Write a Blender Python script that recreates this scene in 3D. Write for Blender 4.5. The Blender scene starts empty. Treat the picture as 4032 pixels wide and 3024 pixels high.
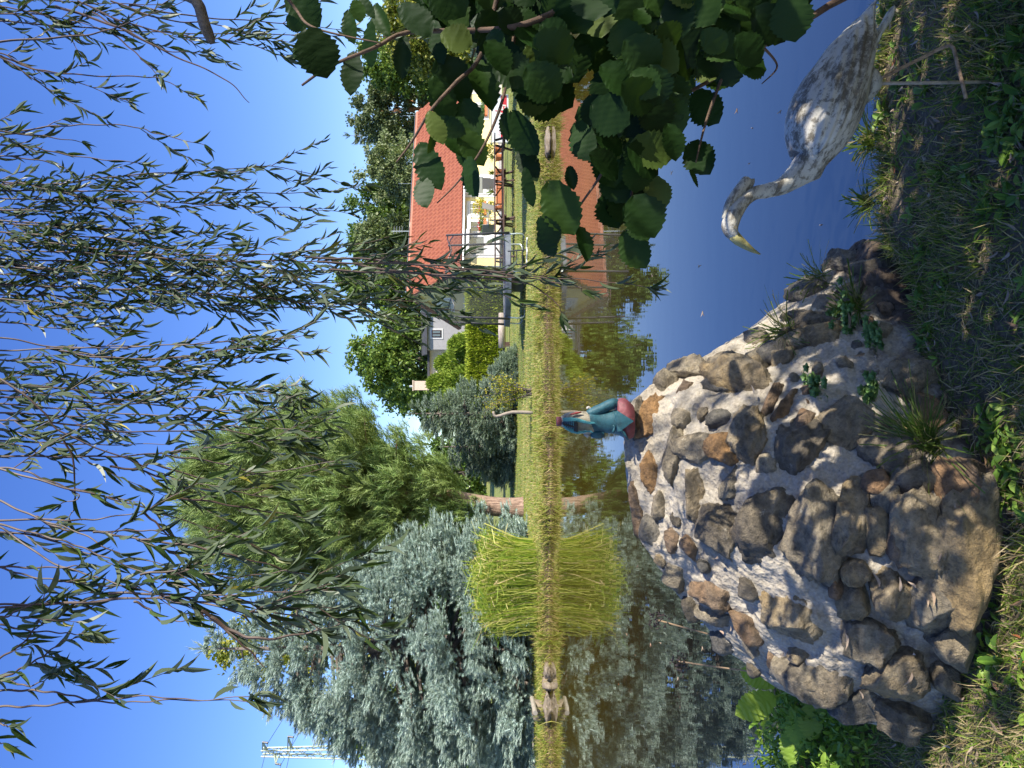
import bpy, math, random
import numpy as np
from mathutils import Vector, Matrix, noise
from mathutils.bvhtree import BVHTree
R = math.radians
scene = bpy.context.scene
COL = scene.collection
rng = np.random.default_rng(7)
random.seed(7)

# ------------------------------------------------------------------ camera, sky, sun, exposure
EYE, F, HOR = 1.55, 3000.0, 1900.0            # eye height, focal length and horizon row of the upright photograph
cam = bpy.data.cameras.new('camera'); cam_o = bpy.data.objects.new('camera', cam); COL.objects.link(cam_o)
cam.sensor_fit = 'HORIZONTAL'; cam.sensor_width = 36.0; cam.lens = 36.0 * F / 4032.0
cam.shift_x = (2016 - HOR) / 4032.0
cam.clip_start = 0.05; cam.clip_end = 2000
# the phone was held on its side: picture right is down, picture up is to the right
cam_o.matrix_world = Matrix(((0, 1, 0, 0), (0, 0, -1, 0), (-1, 0, 0, EYE), (0, 0, 0, 1)))
scene.camera = cam_o

SUN_AZ = math.atan2(0.86, -0.51)              # clockwise from +Y
SUN_EL = R(34)
w = bpy.data.worlds.new('World'); scene.world = w; w.use_nodes = True
wn = w.node_tree
sky = wn.nodes.new('ShaderNodeTexSky'); sky.sky_type = 'NISHITA'; sky.sun_disc = False
sky.sun_elevation = SUN_EL; sky.sun_rotation = SUN_AZ
sky.air_density = 1.0; sky.dust_density = 0.35; sky.ozone_density = 3.0
bg = wn.nodes['Background']; bg.inputs[1].default_value = 0.12
hs = wn.nodes.new('ShaderNodeHueSaturation'); hs.inputs['Hue'].default_value = .520; hs.inputs['Saturation'].default_value = 1.25; hs.inputs['Value'].default_value = 1.08
wn.links.new(sky.outputs[0], hs.inputs['Color']); wn.links.new(hs.outputs[0], bg.inputs[0])
sl = bpy.data.lights.new('sun', 'SUN'); sl.energy = 4.6; sl.angle = R(0.5); sl.color = (1.0, 0.93, 0.82)
so = bpy.data.objects.new('sun', sl); COL.objects.link(so)
sd = Vector((math.sin(SUN_AZ) * math.cos(SUN_EL), math.cos(SUN_AZ) * math.cos(SUN_EL), math.sin(SUN_EL)))
so.rotation_euler = sd.to_track_quat('Z', 'Y').to_euler(); so.location = (30, -10, 40)
scene.view_settings.view_transform = 'Standard'; scene.view_settings.look = 'None'
scene.view_settings.exposure = 1.05; scene.view_settings.gamma = 1.0
scene.cycles.max_bounces = 6; scene.cycles.transparent_max_bounces = 12
scene.cycles.use_denoising = True

def P(U, V, d):
    """world point seen at upright-photo pixel (U, V) at distance d"""
    return Vector(((U - 1512) * d / F, d, EYE - (V - HOR) * d / F))

# ------------------------------------------------------------------ mesh helpers
class MB:
    def __init__(s): s.v = []; s.f = []; s.n = 0
    def add(s, v, f):
        v = np.asarray(v, float).reshape(-1, 3); f = np.asarray(f, np.int64)
        if f.ndim == 2 and f.shape[1] == 4: f = np.vstack([f[:, [0, 1, 2]], f[:, [0, 2, 3]]])
        s.v.append(v); s.f.append(f.reshape(-1, 3) + s.n); s.n += len(v); return s
    def arr(s): return np.vstack(s.v), np.vstack(s.f)
ORG = {}
def obj(name, mb, m, parent=None, smooth=False, org=None):
    v, f = mb.arr() if isinstance(mb, MB) else mb
    if parent is not None: v = v - ORG[parent.name]
    elif org is not None: v = v - np.array(org)
    me = bpy.data.meshes.new(name); me.from_pydata(v, [], f)
    if smooth: me.shade_smooth()
    me.materials.append(m); me.update()
    o = bpy.data.objects.new(name, me); COL.objects.link(o)
    ORG[o.name] = np.array(org if (org is not None and parent is None) else (ORG[parent.name] if parent is not None else (0, 0, 0)), float)
    if parent is not None: o.parent = parent
    elif org is not None: o.location = org
    return o
def tag(o, label=None, cat=None, group=None, kind=None):
    if label: o['label'] = label
    if cat: o['category'] = cat
    if group: o['group'] = group
    if kind: o['kind'] = kind
    return o
def thing(name, label, cat, loc, group=None, rz=0.0, local=False):
    o = bpy.data.objects.new(name, None); o.empty_display_size = 0.1; COL.objects.link(o)
    o.location = loc; o.rotation_euler = (0, 0, rz)
    ORG[o.name] = np.zeros(3) if local else np.array(loc, float)
    return tag(o, label, cat, group)
def copy_tree(o, parent=None):
    c = o.copy(); COL.objects.link(c); c.parent = parent
    ORG[c.name] = ORG[o.name]
    for ch in list(o.children): copy_tree(ch, c)
    return c

def box(x0, x1, y0, y1, z0, z1):
    v = [(x, y, z) for x in (x0, x1) for y in (y0, y1) for z in (z0, z1)]
    return v, [(0, 1, 3, 2), (4, 6, 7, 5), (0, 4, 5, 1), (2, 3, 7, 6), (0, 2, 6, 4), (1, 5, 7, 3)]
def beam(p, q, w, h, up=(0, 0, 1)):
    p, q = Vector(p), Vector(q); d = (q - p).normalized(); s = d.cross(Vector(up))
    if s.length < 1e-4: s = d.cross(Vector((1, 0, 0)))
    s.normalize(); u = s.cross(d)
    v = [e + s * a * w / 2 + u * b * h / 2 for e in (p, q) for a, b in ((-1, -1), (1, -1), (1, 1), (-1, 1))]
    return v, [(0, 1, 2, 3), (4, 7, 6, 5), (0, 4, 5, 1), (1, 5, 6, 2), (2, 6, 7, 3), (3, 7, 4, 0)]
def loft(rings, cap=True, closed=True):
    n = len(rings[0]); v = np.vstack([np.asarray(r, float) for r in rings]); f = []
    for i in range(len(rings) - 1):
        for j in range(n if closed else n - 1):
            k = (j + 1) % n
            f.append((i * n + j, i * n + k, (i + 1) * n + k, (i + 1) * n + j))
    f = np.array(f); f = np.vstack([f[:, [0, 1, 2]], f[:, [0, 2, 3]]])
    if cap:
        c0, c1 = len(v), len(v) + 1
        v = np.vstack([v, v[:n].mean(0), v[-n - 0:].mean(0)])
        e = [(c0, (j + 1) % n, j) for j in range(n)]; b = (len(rings) - 1) * n
        e += [(c1, b + j, b + (j + 1) % n) for j in range(n)]
        f = np.vstack([f, np.array(e)])
    return v, f
def tube(pts, rad, seg=6, flat=None):
    pts = [Vector(p) for p in pts]; rings = []
    if not hasattr(rad, '__len__'): rad = [rad] * len(pts)
    s = None
    for i, p in enumerate(pts):
        d = (pts[min(i + 1, len(pts) - 1)] - pts[max(i - 1, 0)])
        if d.length < 1e-9: d = Vector((0, 0, 1))
        d.normalize()
        if s is None:
            s = d.cross(Vector((0.3, 1, 0.1)));
            if s.length < 1e-3: s = d.cross(Vector((1, 0, 0)))
        s = (s - d * s.dot(d)).normalized(); u = d.cross(s)
        rings.append([p + (s * math.cos(2 * math.pi * k / seg) + u * math.sin(2 * math.pi * k / seg)) * rad[i] for k in range(seg)])
    return loft(rings)
def smooth_path(pts, n):
    """Catmull-Rom through pts (any dimension)"""
    pts = np.array(pts, float); m = len(pts); out = []
    for t in np.linspace(0, m - 1, n):
        i = min(int(t), m - 2); u = t - i
        p0, p1, p2, p3 = pts[max(i - 1, 0)], pts[i], pts[i + 1], pts[min(i + 2, m - 1)]
        out.append(0.5 * ((2 * p1) + (p2 - p0) * u + (2 * p0 - 5 * p1 + 4 * p2 - p3) * u * u + (3 * p1 - p0 - 3 * p2 + p3) * u ** 3))
    return np.array(out)
def norm(a): return a / np.maximum(np.linalg.norm(a, axis=-1, keepdims=True), 1e-9)
def rand_dir(n): return norm(rng.normal(size=(n, 3)))
def inst(tv, tf, pos, d, hint, L, W, T=None):
    """place N copies of a template: y along d (length L), x across (width W), z normal"""
    pos = np.asarray(pos, float); N = len(pos)
    Y = norm(np.asarray(d, float)); X = norm(np.cross(Y, np.asarray(hint, float) + 1e-6)); Z = np.cross(X, Y)
    L = np.broadcast_to(np.asarray(L, float), (N,))[:, None, None]; W = np.broadcast_to(np.asarray(W, float), (N,))[:, None, None]
    T = L if T is None else np.broadcast_to(np.asarray(T, float), (N,))[:, None, None]
    tv = np.asarray(tv, float)
    v = pos[:, None, :] + tv[None, :, 0:1] * X[:, None, :] * W + tv[None, :, 1:2] * Y[:, None, :] * L + tv[None, :, 2:3] * Z[:, None, :] * T
    f = np.asarray(tf)[None] + (np.arange(N) * len(tv))[:, None, None]
    return v.reshape(-1, 3), f.reshape(-1, 3)
def strip(stations):
    """leaf from (y, halfwidth, z, xoffset) stations, with a midrib fold"""
    v, f = [], []
    for y, h, z, x in stations: v += [(x - h, y, z + h * 0.25), (x, y, z), (x + h, y, z + h * 0.25)]
    for i in range(len(stations) - 1):
        a = i * 3; b = a + 3
        f += [(a, a + 1, b + 1), (a, b + 1, b), (a + 1, a + 2, b + 2), (a + 1, b + 2, b + 1)]
    return np.array(v), np.array(f)
T_WILLOW = [strip([(0, .02, 0, 0), (.2, .42, -.01, .06 * s), (.45, .5, -.05, .25 * s), (.72, .33, -.13, .5 * s), (1, .01, -.25, .95 * s)]) for s in (-.8, .3, 1.1)]
T_OVAL = strip([(0, .05, 0, 0), (.25, .4, .02, 0), (.6, .5, 0, 0), (.85, .3, -.06, 0), (1, .03, -.12, 0)])
T_DIAM = (np.array([(0, 0, 0), (-.5, .5, .1), (0, 1, 0), (.5, .5, .1)], float), np.array([(0, 2, 1), (0, 3, 2)]))
T_BLADE = (np.array([(-.5, 0, 0), (.5, 0, 0), (-.38, .5, -.06), (.38, .5, -.06), (0, 1, -.32)], float), np.array([(0, 1, 3), (0, 3, 2), (2, 3, 4)]))
def t_hazel(seed):
    """broad toothed leaf: rows across the blade, pleated along the side veins, drooping tip"""
    r = random.Random(seed); K = 17; v, f = [], []; cup, roll = r.uniform(-.05, .22), r.uniform(-.12, .12)
    for k in range(K + 1):
        t = k / K; y = t
        h = .52 * (math.sin(math.pi * min(1, t ** .82 * .985)) ** .62) if 0 < k < K else .015
        if t > .8: h *= 1 - .35 * (t - .8) / .2
        tooth = (.055 if k % 2 else -.02) * (1 if 0 < k < K else 0); s = 1 if k % 2 else -1
        for c in (-1, -.55, 0, .55, 1):
            x = c * (h + (tooth if abs(c) == 1 else 0)) * (1 + r.uniform(-.03, .03))
            yy = y + .17 * abs(c) * h * 1.6 * (1 - t) - .05 * (abs(c) == 1) * (t < .12)
            v.append((x, yy, cup * abs(x) - .16 * t * t + s * .012 * abs(c) * (0 < k < K) + roll * x * t + r.uniform(-.008, .008)))
    for k in range(K):
        for c in range(4):
            a = k * 5 + c; f += [(a, a + 1, a + 6), (a, a + 6, a + 5)]
    return np.array(v), np.array(f)
T_HAZEL = [t_hazel(k) for k in range(6)]
def t_sprig(n, spread, lw, seed, upbias=0.0):
    """a short shoot bristling with needles"""
    r = random.Random(seed); v, f = [], []
    for i in range(n):
        y0 = .05 + .8 * i / n; a = i * 2.4 + r.uniform(-.3, .3)
        o = Vector((math.cos(a), 0, math.sin(a))); t = Vector((o.x * spread, .42 + r.uniform(-.08, .1), o.z * spread + upbias))
        side = t.cross(Vector((0, 1, 0)));
        side = (side if side.length > 1e-3 else Vector((1, 0, 0))).normalized() * lw
        b = Vector((0, y0, 0)); k = len(v)
        v += [b - side, b + side, b + t * r.uniform(.8, 1.1)]; f.append((k, k + 1, k + 2))
    return np.array([tuple(x) for x in v]), np.array(f)

# ------------------------------------------------------------------ material helpers
def mat(name):
    m = bpy.data.materials.new(name); m.use_nodes = True; nt = m.node_tree
    return m, nt, nt.nodes['Principled BSDF']
def N(nt, kind, **kw):
    n = nt.nodes.new('ShaderNode' + kind)
    for k, v in kw.items():
        if k in n.inputs.keys(): n.inputs[k].default_value = v
        else: setattr(n, k, v)
    return n
def ramp(nt, src, stops):
    n = nt.nodes.new('ShaderNodeValToRGB'); e = n.color_ramp.elements
    while len(e) < len(stops): e.new(0.5)
    for el, (p, c) in zip(e, stops): el.position = p; el.color = (*c, 1)
    nt.links.new(src, n.inputs[0]); return n
def coords(nt, scale=(1, 1, 1), src='Object'):
    t = nt.nodes.new('ShaderNodeTexCoord'); mp = nt.nodes.new('ShaderNodeMapping'); mp.inputs['Scale'].default_value = scale
    nt.links.new(t.outputs[src], mp.inputs[0]); return mp.outputs[0]
def mixc(nt, fac, a, b):
    n = nt.nodes.new('ShaderNodeMix'); n.data_type = 'RGBA'
    for s, x in ((0, fac), (6, a), (7, b)):
        if hasattr(x, 'links') or isinstance(x, bpy.types.NodeSocket): nt.links.new(x, n.inputs[s])
        elif s == 0: n.inputs[0].default_value = x
        else: n.inputs[s].default_value = (*x, 1)
    return n.outputs[2]
def bump(nt, p, src, strength=.5, dist=.02):
    b = nt.nodes.new('ShaderNodeBump'); b.inputs['Strength'].default_value = strength; b.inputs['Distance'].default_value = dist
    nt.links.new(src, b.inputs['Height']); nt.links.new(b.outputs[0], p.inputs['Normal']); return b
def flat(name, c, rough=.6, var=.12, scale=8, metal=0.0, bmp=.0):
    m, nt, p = mat(name); n = N(nt, 'TexNoise', Scale=scale, Detail=5.0, Roughness=.65); nt.links.new(coords(nt), n.inputs['Vector'])
    c2 = tuple(max(0, x * (1 - 2.2 * var)) for x in c); c3 = tuple(min(1, x * (1 + 1.2 * var)) for x in c)
    nt.links.new(ramp(nt, n.outputs[0], [(.3, c2), (.5, c), (.72, c3)]).outputs[0], p.inputs['Base Color'])
    p.inputs['Roughness'].default_value = rough; p.inputs['Metallic'].default_value = metal
    if bmp: bump(nt, p, n.outputs[0], bmp, .01)
    return m
def leafmat(name, stops, trans=.3, rough=.45, back=None, veins=0, spec=.3, tcol=None, patch=None):
    """foliage: each leaf its own tint, light passing through it"""
    m, nt, p = mat(name); g = nt.nodes.new('ShaderNodeNewGeometry')
    c = ramp(nt, g.outputs['Random Per Island'], stops).outputs[0]
    if patch:
        n = N(nt, 'TexNoise', Scale=patch[0], Detail=2.0); nt.links.new(coords(nt), n.inputs['Vector'])
        r = ramp(nt, n.outputs[0], [(.42, (0, 0, 0)), (.6, (1, 1, 1))])
        c = mixc(nt, r.outputs[0], c, patch[1])
    if back: c = mixc(nt, g.outputs['Backfacing'], c, back)
    nt.links.new(c, p.inputs['Base Color']); p.inputs['Roughness'].default_value = rough; p.inputs['Specular IOR Level'].default_value = spec
    if trans:
        t = nt.nodes.new('ShaderNodeBsdfTranslucent'); mx = nt.nodes.new('ShaderNodeMixShader'); mx.inputs[0].default_value = trans
        tc = mixc(nt, .55, c, tcol or (.22, .32, .03)); nt.links.new(tc, t.inputs['Color'])
        nt.links.new(p.outputs[0], mx.inputs[1]); nt.links.new(t.outputs[0], mx.inputs[2])
        nt.links.new(mx.outputs[0], nt.nodes['Material Output'].inputs[0])
    return m
def bark(name, a, b, scale=(6, 6, 1.2), strength=.8):
    m, nt, p = mat(name); n = N(nt, 'TexNoise', Scale=3.0, Detail=8.0, Roughness=.7); nt.links.new(coords(nt, scale), n.inputs['Vector'])
    nt.links.new(ramp(nt, n.outputs[0], [(.35, a), (.62, b)]).outputs[0], p.inputs['Base Color']); p.inputs['Roughness'].default_value = .9
    bump(nt, p, n.outputs[0], strength, .05); return m
# ------------------------------------------------------------------ the ground, the pond
def sstep(a, b, x): t = np.clip((x - a) / (b - a), 0, 1); return t * t * (3 - 2 * t)
def nz(x, y, s, o=0.0): return noise.noise(Vector((x * s + o, y * s - o, o * .37)))
def bank_y(x): return 17.55 + .28 * math.sin(x * .9 + .4) + .22 * nz(x, 0, .7, 3.1) + .09 * nz(x, 0, 2.7, 7.7) + .01 * x
def lawn_z(x, y):
    d = y - bank_y(x)
    if d < 0: return -.35 + .35 * max(0, 1 + d / .4) if d > -.4 else -.35
    z = .27 * min(1.0, d / .62) ** .6
    z += .16 * float(sstep(1, 22, np.array(d))) + 2.2 * float(sstep(45, 130, np.array(d)))
    return z + .02 * nz(x, y, .5, 1.7)
def grid_mesh(xs, ys, zf):
    v = np.array([(x, y, zf(x, y)) for y in ys for x in xs]); nx = len(xs)
    f = [(j * nx + i, j * nx + i + 1, (j + 1) * nx + i + 1, (j + 1) * nx + i) for j in range(len(ys) - 1) for i in range(nx - 1)]
    return MB().add(v, np.array(f))

m, nt, p = mat('mown_lawn')
n1 = N(nt, 'TexNoise', Scale=.45, Detail=4.0); n2 = N(nt, 'TexNoise', Scale=30.0, Detail=3.0); n3 = N(nt, 'TexNoise', Scale=.9, Detail=6.0, Roughness=.7)
nt.links.new(coords(nt, (.25, 1.6, 1)), n1.inputs['Vector']); nt.links.new(coords(nt, (1, .5, 1)), n2.inputs['Vector']); nt.links.new(coords(nt, (.5, 1.5, 1)), n3.inputs['Vector'])
a = ramp(nt, n1.outputs[0], [(.3, (.17, .21, .03)), (.5, (.23, .27, .045)), (.7, (.34, .31, .09))]).outputs[0]
b = ramp(nt, n3.outputs[0], [(.45, (.13, .21, .025)), (.62, (.36, .32, .12))]).outputs[0]
c = mixc(nt, .45, a, b)
d = ramp(nt, n2.outputs[0], [(.3, (.6, .6, .55)), (.7, (1.25, 1.25, 1.2))]).outputs[0]
mx = nt.nodes.new('ShaderNodeMix'); mx.data_type = 'RGBA'; mx.blend_type = 'MULTIPLY'; mx.inputs[0].default_value = 1
sx_ = nt.nodes.new('ShaderNodeSeparateXYZ'); tc_ = nt.nodes.new('ShaderNodeTexCoord'); nt.links.new(tc_.outputs['Object'], sx_.inputs[0])
lowz = N(nt, 'Math', operation='MULTIPLY_ADD'); lowz.inputs[1].default_value = .16; nt.links.new(n3.outputs[0], lowz.inputs[0]); nt.links.new(sx_.outputs[2], lowz.inputs[2])
c = mixc(nt, ramp(nt, lowz.outputs[0], [(.17, (1, 1, 1)), (.27, (0, 0, 0))]).outputs[0], c, (.11, .07, .038))
nt.links.new(c, mx.inputs[6]); nt.links.new(d, mx.inputs[7]); nt.links.new(mx.outputs[2], p.inputs['Base Color']); p.inputs['Roughness'].default_value = .9
bump(nt, p, n2.outputs[0], .9, .06); LAWN = m
xs = np.concatenate([np.linspace(-400, -16, 24), np.linspace(-15, 18, 133), np.linspace(20, 400, 24)])
ys = np.concatenate([np.linspace(16.6, 19.5, 30), np.linspace(19.8, 45, 60), np.linspace(48, 700, 40)])
tag(obj('lawn', grid_mesh(xs, ys, lawn_z), LAWN, smooth=True), kind='structure')

m, nt, p = mat('pond_water')
n1 = N(nt, 'TexNoise', Scale=1.0, Detail=2.0, Roughness=.5); nt.links.new(coords(nt, (2.2, 5.0, 1)), n1.inputs['Vector'])
n2 = N(nt, 'TexNoise', Scale=1.0, Detail=2.0); nt.links.new(coords(nt, (.35, .5, 1)), n2.inputs['Vector'])
n3 = N(nt, 'TexNoise', Scale=1.0, Detail=1.0); nt.links.new(coords(nt, (16, 30, 1)), n3.inputs['Vector'])
ad = N(nt, 'Math', operation='MULTIPLY_ADD'); ad.inputs[1].default_value = .06
nt.links.new(n3.outputs[0], ad.inputs[0]); nt.links.new(n1.outputs[0], ad.inputs[2])
bump(nt, p, ad.outputs[0], .045, .012)
far_brown = ramp(nt, n2.outputs[0], [(.3, (.055, .040, .006)), (.7, (.080, .059, .009))]).outputs[0]
sx_ = nt.nodes.new('ShaderNodeSeparateXYZ'); tc_ = nt.nodes.new('ShaderNodeTexCoord'); nt.links.new(tc_.outputs['Object'], sx_.inputs[0])
mr = N(nt, 'MapRange'); mr.inputs['From Min'].default_value = 5.0; mr.inputs['From Max'].default_value = 11.5; nt.links.new(sx_.outputs[1], mr.inputs['Value'])
nt.links.new(mixc(nt, mr.outputs[0], (.006, .008, .010), far_brown), p.inputs['Base Color'])   # base colour turns from near black to brown towards the far bank
p.inputs['Roughness'].default_value = 0.012; p.inputs['IOR'].default_value = 2.7; p.inputs['Specular IOR Level'].default_value = .5
mb = MB(); mb.add([(-400, -3, 0), (400, -3, 0), (400, 18.6, 0), (-400, 18.6, 0)], [(0, 1, 2, 3)])
tag(obj('pond_water', mb, m), kind='structure')
NEAR_Z = .25
def shore(x):
    k = float(sstep(-1.22, -1.02, np.array(x))); left = 3.25 + .12 * math.sin(3 * x)
    k2 = float(sstep(.25, .55, np.array(x)))
    base = left * (1 - k) + 2.32 * k
    return base * (1 - k2) + (2.56 + .05 * nz(x, 0, 2.5, 9) + .02 * math.sin(7 * x)) * k2
def near_z(x, y):
    d = y - shore(x); z = NEAR_Z + .022 * nz(x, y, 2.2, 5) + .010 * nz(x, y, 9, 2) + .005 * nz(x, y, 25, 4)
    return z - .62 * float(sstep(-.06, .16, np.array(d))) * 1.0
m, nt, p = mat('bare_soil')
n1 = N(nt, 'TexNoise', Scale=6.0, Detail=8.0, Roughness=.7); nt.links.new(coords(nt), n1.inputs['Vector'])
n2 = N(nt, 'TexNoise', Scale=60.0, Detail=6.0, Roughness=.75); nt.links.new(coords(nt), n2.inputs['Vector'])
a = ramp(nt, n1.outputs[0], [(.35, (.10, .085, .045)), (.55, (.17, .145, .08)), (.7, (.25, .21, .125))]).outputs[0]
b = ramp(nt, n2.outputs[0], [(.35, (.06, .042, .027)), (.66, (.32, .25, .17))]).outputs[0]
nt.links.new(mixc(nt, .5, a, b), p.inputs['Base Color']); p.inputs['Roughness'].default_value = .95; bump(nt, p, n2.outputs[0], .9, .02)
xs = np.concatenate([np.linspace(-30, -2.2, 16), np.linspace(-2.1, 2.3, 150), np.linspace(2.4, 30, 16)])
ys = np.concatenate([np.linspace(-30, 1.2, 14), np.linspace(1.3, 3.7, 90)])
tag(obj('ground', grid_mesh(xs, ys, near_z), m, smooth=True), kind='structure')

# ------------------------------------------------------------------ trees of the far side
B_GREY = bark('grey_bark', (.07, .055, .045), (.20, .165, .135))
B_PINE = bark('pine_bark', (.11, .065, .045), (.40, .27, .20), (7, 7, 1.6), 1.0)
B_ORANGE = bark('upper_pine_bark', (.30, .13, .05), (.55, .28, .13), (3, 3, .8), .6)
def limbs(mb, base, top, r0, targets, seg=7):
    base, top = np.array(base, float), np.array(top, float)
    k = np.linspace(0, 1, 7)[:, None]; pts = base + (top - base) * k + np.sin(k * 5) * np.array([.02, .015, 0]) * np.linalg.norm(top - base)
    mb.add(*tube(pts, list(r0 * (1 - .72 * k[:, 0]) * np.array([1.25, 1.02, 1, 1, 1, 1, 1])), seg))
    for t in targets:
        t = np.array(t, float); u = rng.uniform(.35, .95); s = base + (top - base) * u
        mid = (s + t) / 2 + np.array([0, 0, -.08 * np.linalg.norm(t - s)])
        mb.add(*tube(smooth_path([s, mid, t], 6), list(np.linspace(r0 * .32, r0 * .06, 6)), 5))
def broad_tree(name, label, center, rad, ground, leaf, m, group, nclump=150, per=70, r0=.25, cat='tree', csize=.22, lean=(0, 0), barkm=None, droop=0.0, low=.0, th=.5):
    c = np.array(center, float); rad = np.array(rad, float)
    root = thing(name, label, cat, (c[0] + lean[0], c[1] + lean[1], ground), group)
    d = rand_dir(nclump); d[:, 2] = np.where(d[:, 2] < -.75 + low, -d[:, 2] * .5, d[:, 2])
    cen = c + d * rad * (rng.uniform(.25, 1.0, (nclump, 1)) ** .45) * (1 + .16 * np.array([noise.noise(Vector(x * 2.3) + Vector(c) * .1) for x in d]))[:, None]
    cs = csize * rad.mean() * rng.uniform(.65, 1.25, nclump)
    off = rng.normal(size=(nclump, per, 3)) * np.array([1, 1, .62]) * .5
    pos = (cen[:, None] + off * cs[:, None, None]).reshape(-1, 3)
    out = norm(norm(pos - c) * .8 + rng.normal(size=pos.shape) * .7 + np.array([0, 0, .35]))
    dirs = norm(rng.normal(size=pos.shape) + np.array([0, 0, -.4 - droop]) + norm(pos - c) * .3)
    mb = MB(); mb.add(*inst(*T_DIAM, pos, dirs, np.cross(dirs, out), leaf * rng.uniform(.6, 1.35, len(pos)), leaf * .72 * rng.uniform(.7, 1.2, len(pos))))
    obj('crown', mb, m, root)
    tb = MB(); limbs(tb, (c[0] + lean[0], c[1] + lean[1], ground - .1), (c[0], c[1], c[2] + rad[2] * th), r0, cen[rng.choice(nclump, min(14, nclump), False)])
    obj('trunk', tb, barkm or B_GREY, root, True)
    return root
def sprig_tree(name, label, base, H, prof, m, group, nbr, tmpl, slen, per=24, r0=.2, droop=.25, z0=.05, tipup=.3, barkm=None, bare=.4, leader=True, latw=.26):
    """conifer: branches from the trunk, shoots along the outer part of every branch; prof(t) = crown radius at relative height t"""
    bx, by, bz = base; root = thing(name, label, 'tree', base, group)
    ts = np.linspace(z0, .985, 400); wgt = np.array([max(prof(t), .05) for t in ts]) ** 1.35; wgt /= wgt.sum()
    hs = rng.choice(ts, nbr, p=wgt); az = rng.uniform(0, 2 * math.pi, nbr); P_, D_, S_ = [], [], []
    wood = MB(); wood.add(*tube([(bx, by, bz - .1), (bx, by, bz + H * .5), (bx, by, bz + H * .97)], [r0, r0 * .6, .015], 7))
    for h, a in zip(hs, az):
        L = max(.12, prof(h)) * rng.uniform(.72, 1.06); o = np.array([math.cos(a), math.sin(a), 0.0]); sd_ = np.array([-o[1], o[0], 0])
        s = np.array([bx, by, bz + h * H])
        dz = -droop * L * (1 - h)
        if rng.random() < .25: wood.add(*tube([s, s + o * L * .5 + np.array([0, 0, dz * .6]), s + o * L * .9 + np.array([0, 0, dz])], [.02 * L + .008, .012 * L + .005, .004], 4))
        k = max(5, int(per * (.35 + L / max(prof(.15), .3) * .75)))
        u = rng.uniform(bare, 1.0, k) ** .8; lat = rng.normal(size=k) * latw * L * (1.12 - u) + rng.normal(size=k) * .05
        zz = dz * u * (1.55 - .55 * u) + tipup * L * .12 * u * u + rng.normal(size=k) * .05 * L ** .5 - np.abs(lat) * .35
        P_.append(s + o * (u * L)[:, None] + sd_ * lat[:, None] + np.array([0, 0, 1.0]) * zz[:, None])
        D_.append(o * (.75 + rng.normal(size=k) * .25)[:, None] + sd_ * (np.sign(lat) * .55 + rng.normal(size=k) * .3)[:, None] + np.array([0, 0, 1.0]) * (tipup - .35 * rng.random(k))[:, None])
        S_.append(slen * rng.uniform(.7, 1.3, k) * (.75 + .25 * (1 - h)))
    pos, d, S = np.vstack(P_), np.vstack(D_), np.concatenate(S_); mb = MB(); n = len(pos); pick = rng.integers(0, len(tmpl), n)
    if leader:
        q = np.array([(bx, by, bz + H * .95)] * 5); mb.add(*inst(*tmpl[0], q, np.array([(0, 0, 1), (.5, 0, .9), (-.45, .2, .9), (.1, -.5, .9), (.2, .3, 1)]), rand_dir(5), np.array([H * .06, H * .045, H * .04, H * .045, H * .03]), slen * .8))
    for i, t in enumerate(tmpl):
        k = pick == i; mb.add(*inst(*t, pos[k], d[k], rand_dir(k.sum()), S[k], S[k]))
    obj('crown', mb, m, root); obj('trunk', wood, barkm or B_GREY, root, True)
    return root

SPRUCE = leafmat('blue_spruce_needles', [(0, (.16, .235, .195)), (.5, (.31, .415, .36)), (1, (.56, .66, .59))], .10, .5, patch=(1.3, (.30, .38, .32)))
PINE = leafmat('pine_needles', [(0, (.09, .16, .04)), (.5, (.165, .255, .068)), (1, (.28, .36, .12))], .18, .5, patch=(.9, (.20, .26, .075)))
SPRUCE2 = leafmat('grey_green_spruce_needles', [(0, (.12, .17, .125)), (.5, (.22, .29, .225)), (1, (.36, .43, .35))], .10, .5, patch=(1.3, (.20, .26, .17)))
TS = [t_sprig(18, .24, .042, k) for k in range(3)]
TP = [t_sprig(15, .36, .032, 10 + k, .05) for k in range(3)]
sp = P(470, 1900, 21.6)
sprig_tree('blue_spruce', 'tall silvery blue spruce behind the light yellow green grass clump', (sp.x, sp.y, .28), 9.55,
           lambda t: min(3.9, 5.6 * (1 - t) ** .92 + .12), SPRUCE, 'blue spruces', 680, TS, .25, per=80, r0=.2, droop=.22, z0=.02, tipup=.30, bare=.5, latw=.15)
# two or three low ones beyond the pine
for (U, V0, d, h, r, lab) in ((1395, 1600, 28.0, None, 1.55, 'blue spruce between the big pine and the hedge, behind the yellow shrub'),
                              (1265, 1730, 30.0, None, 1.7, 'dim blue spruce deep behind the pine trunk'),
                              (1545, 1925, 27.0, None, .9, 'low spreading blue spruce in front of the free end of the clipped hedge')):
    b = P(U, 1900, d); g = lawn_z(b.x, d); top = EYE - (V0 - HOR) * d / F
    sprig_tree('blue_spruce', lab, (b.x, d, g), top - g, lambda t, r=r: r * (1 - t) ** .55, SPRUCE2, 'blue spruces', 190, TS, .27, per=24, r0=.1, droop=.1, tipup=.35, z0=.03)
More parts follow.
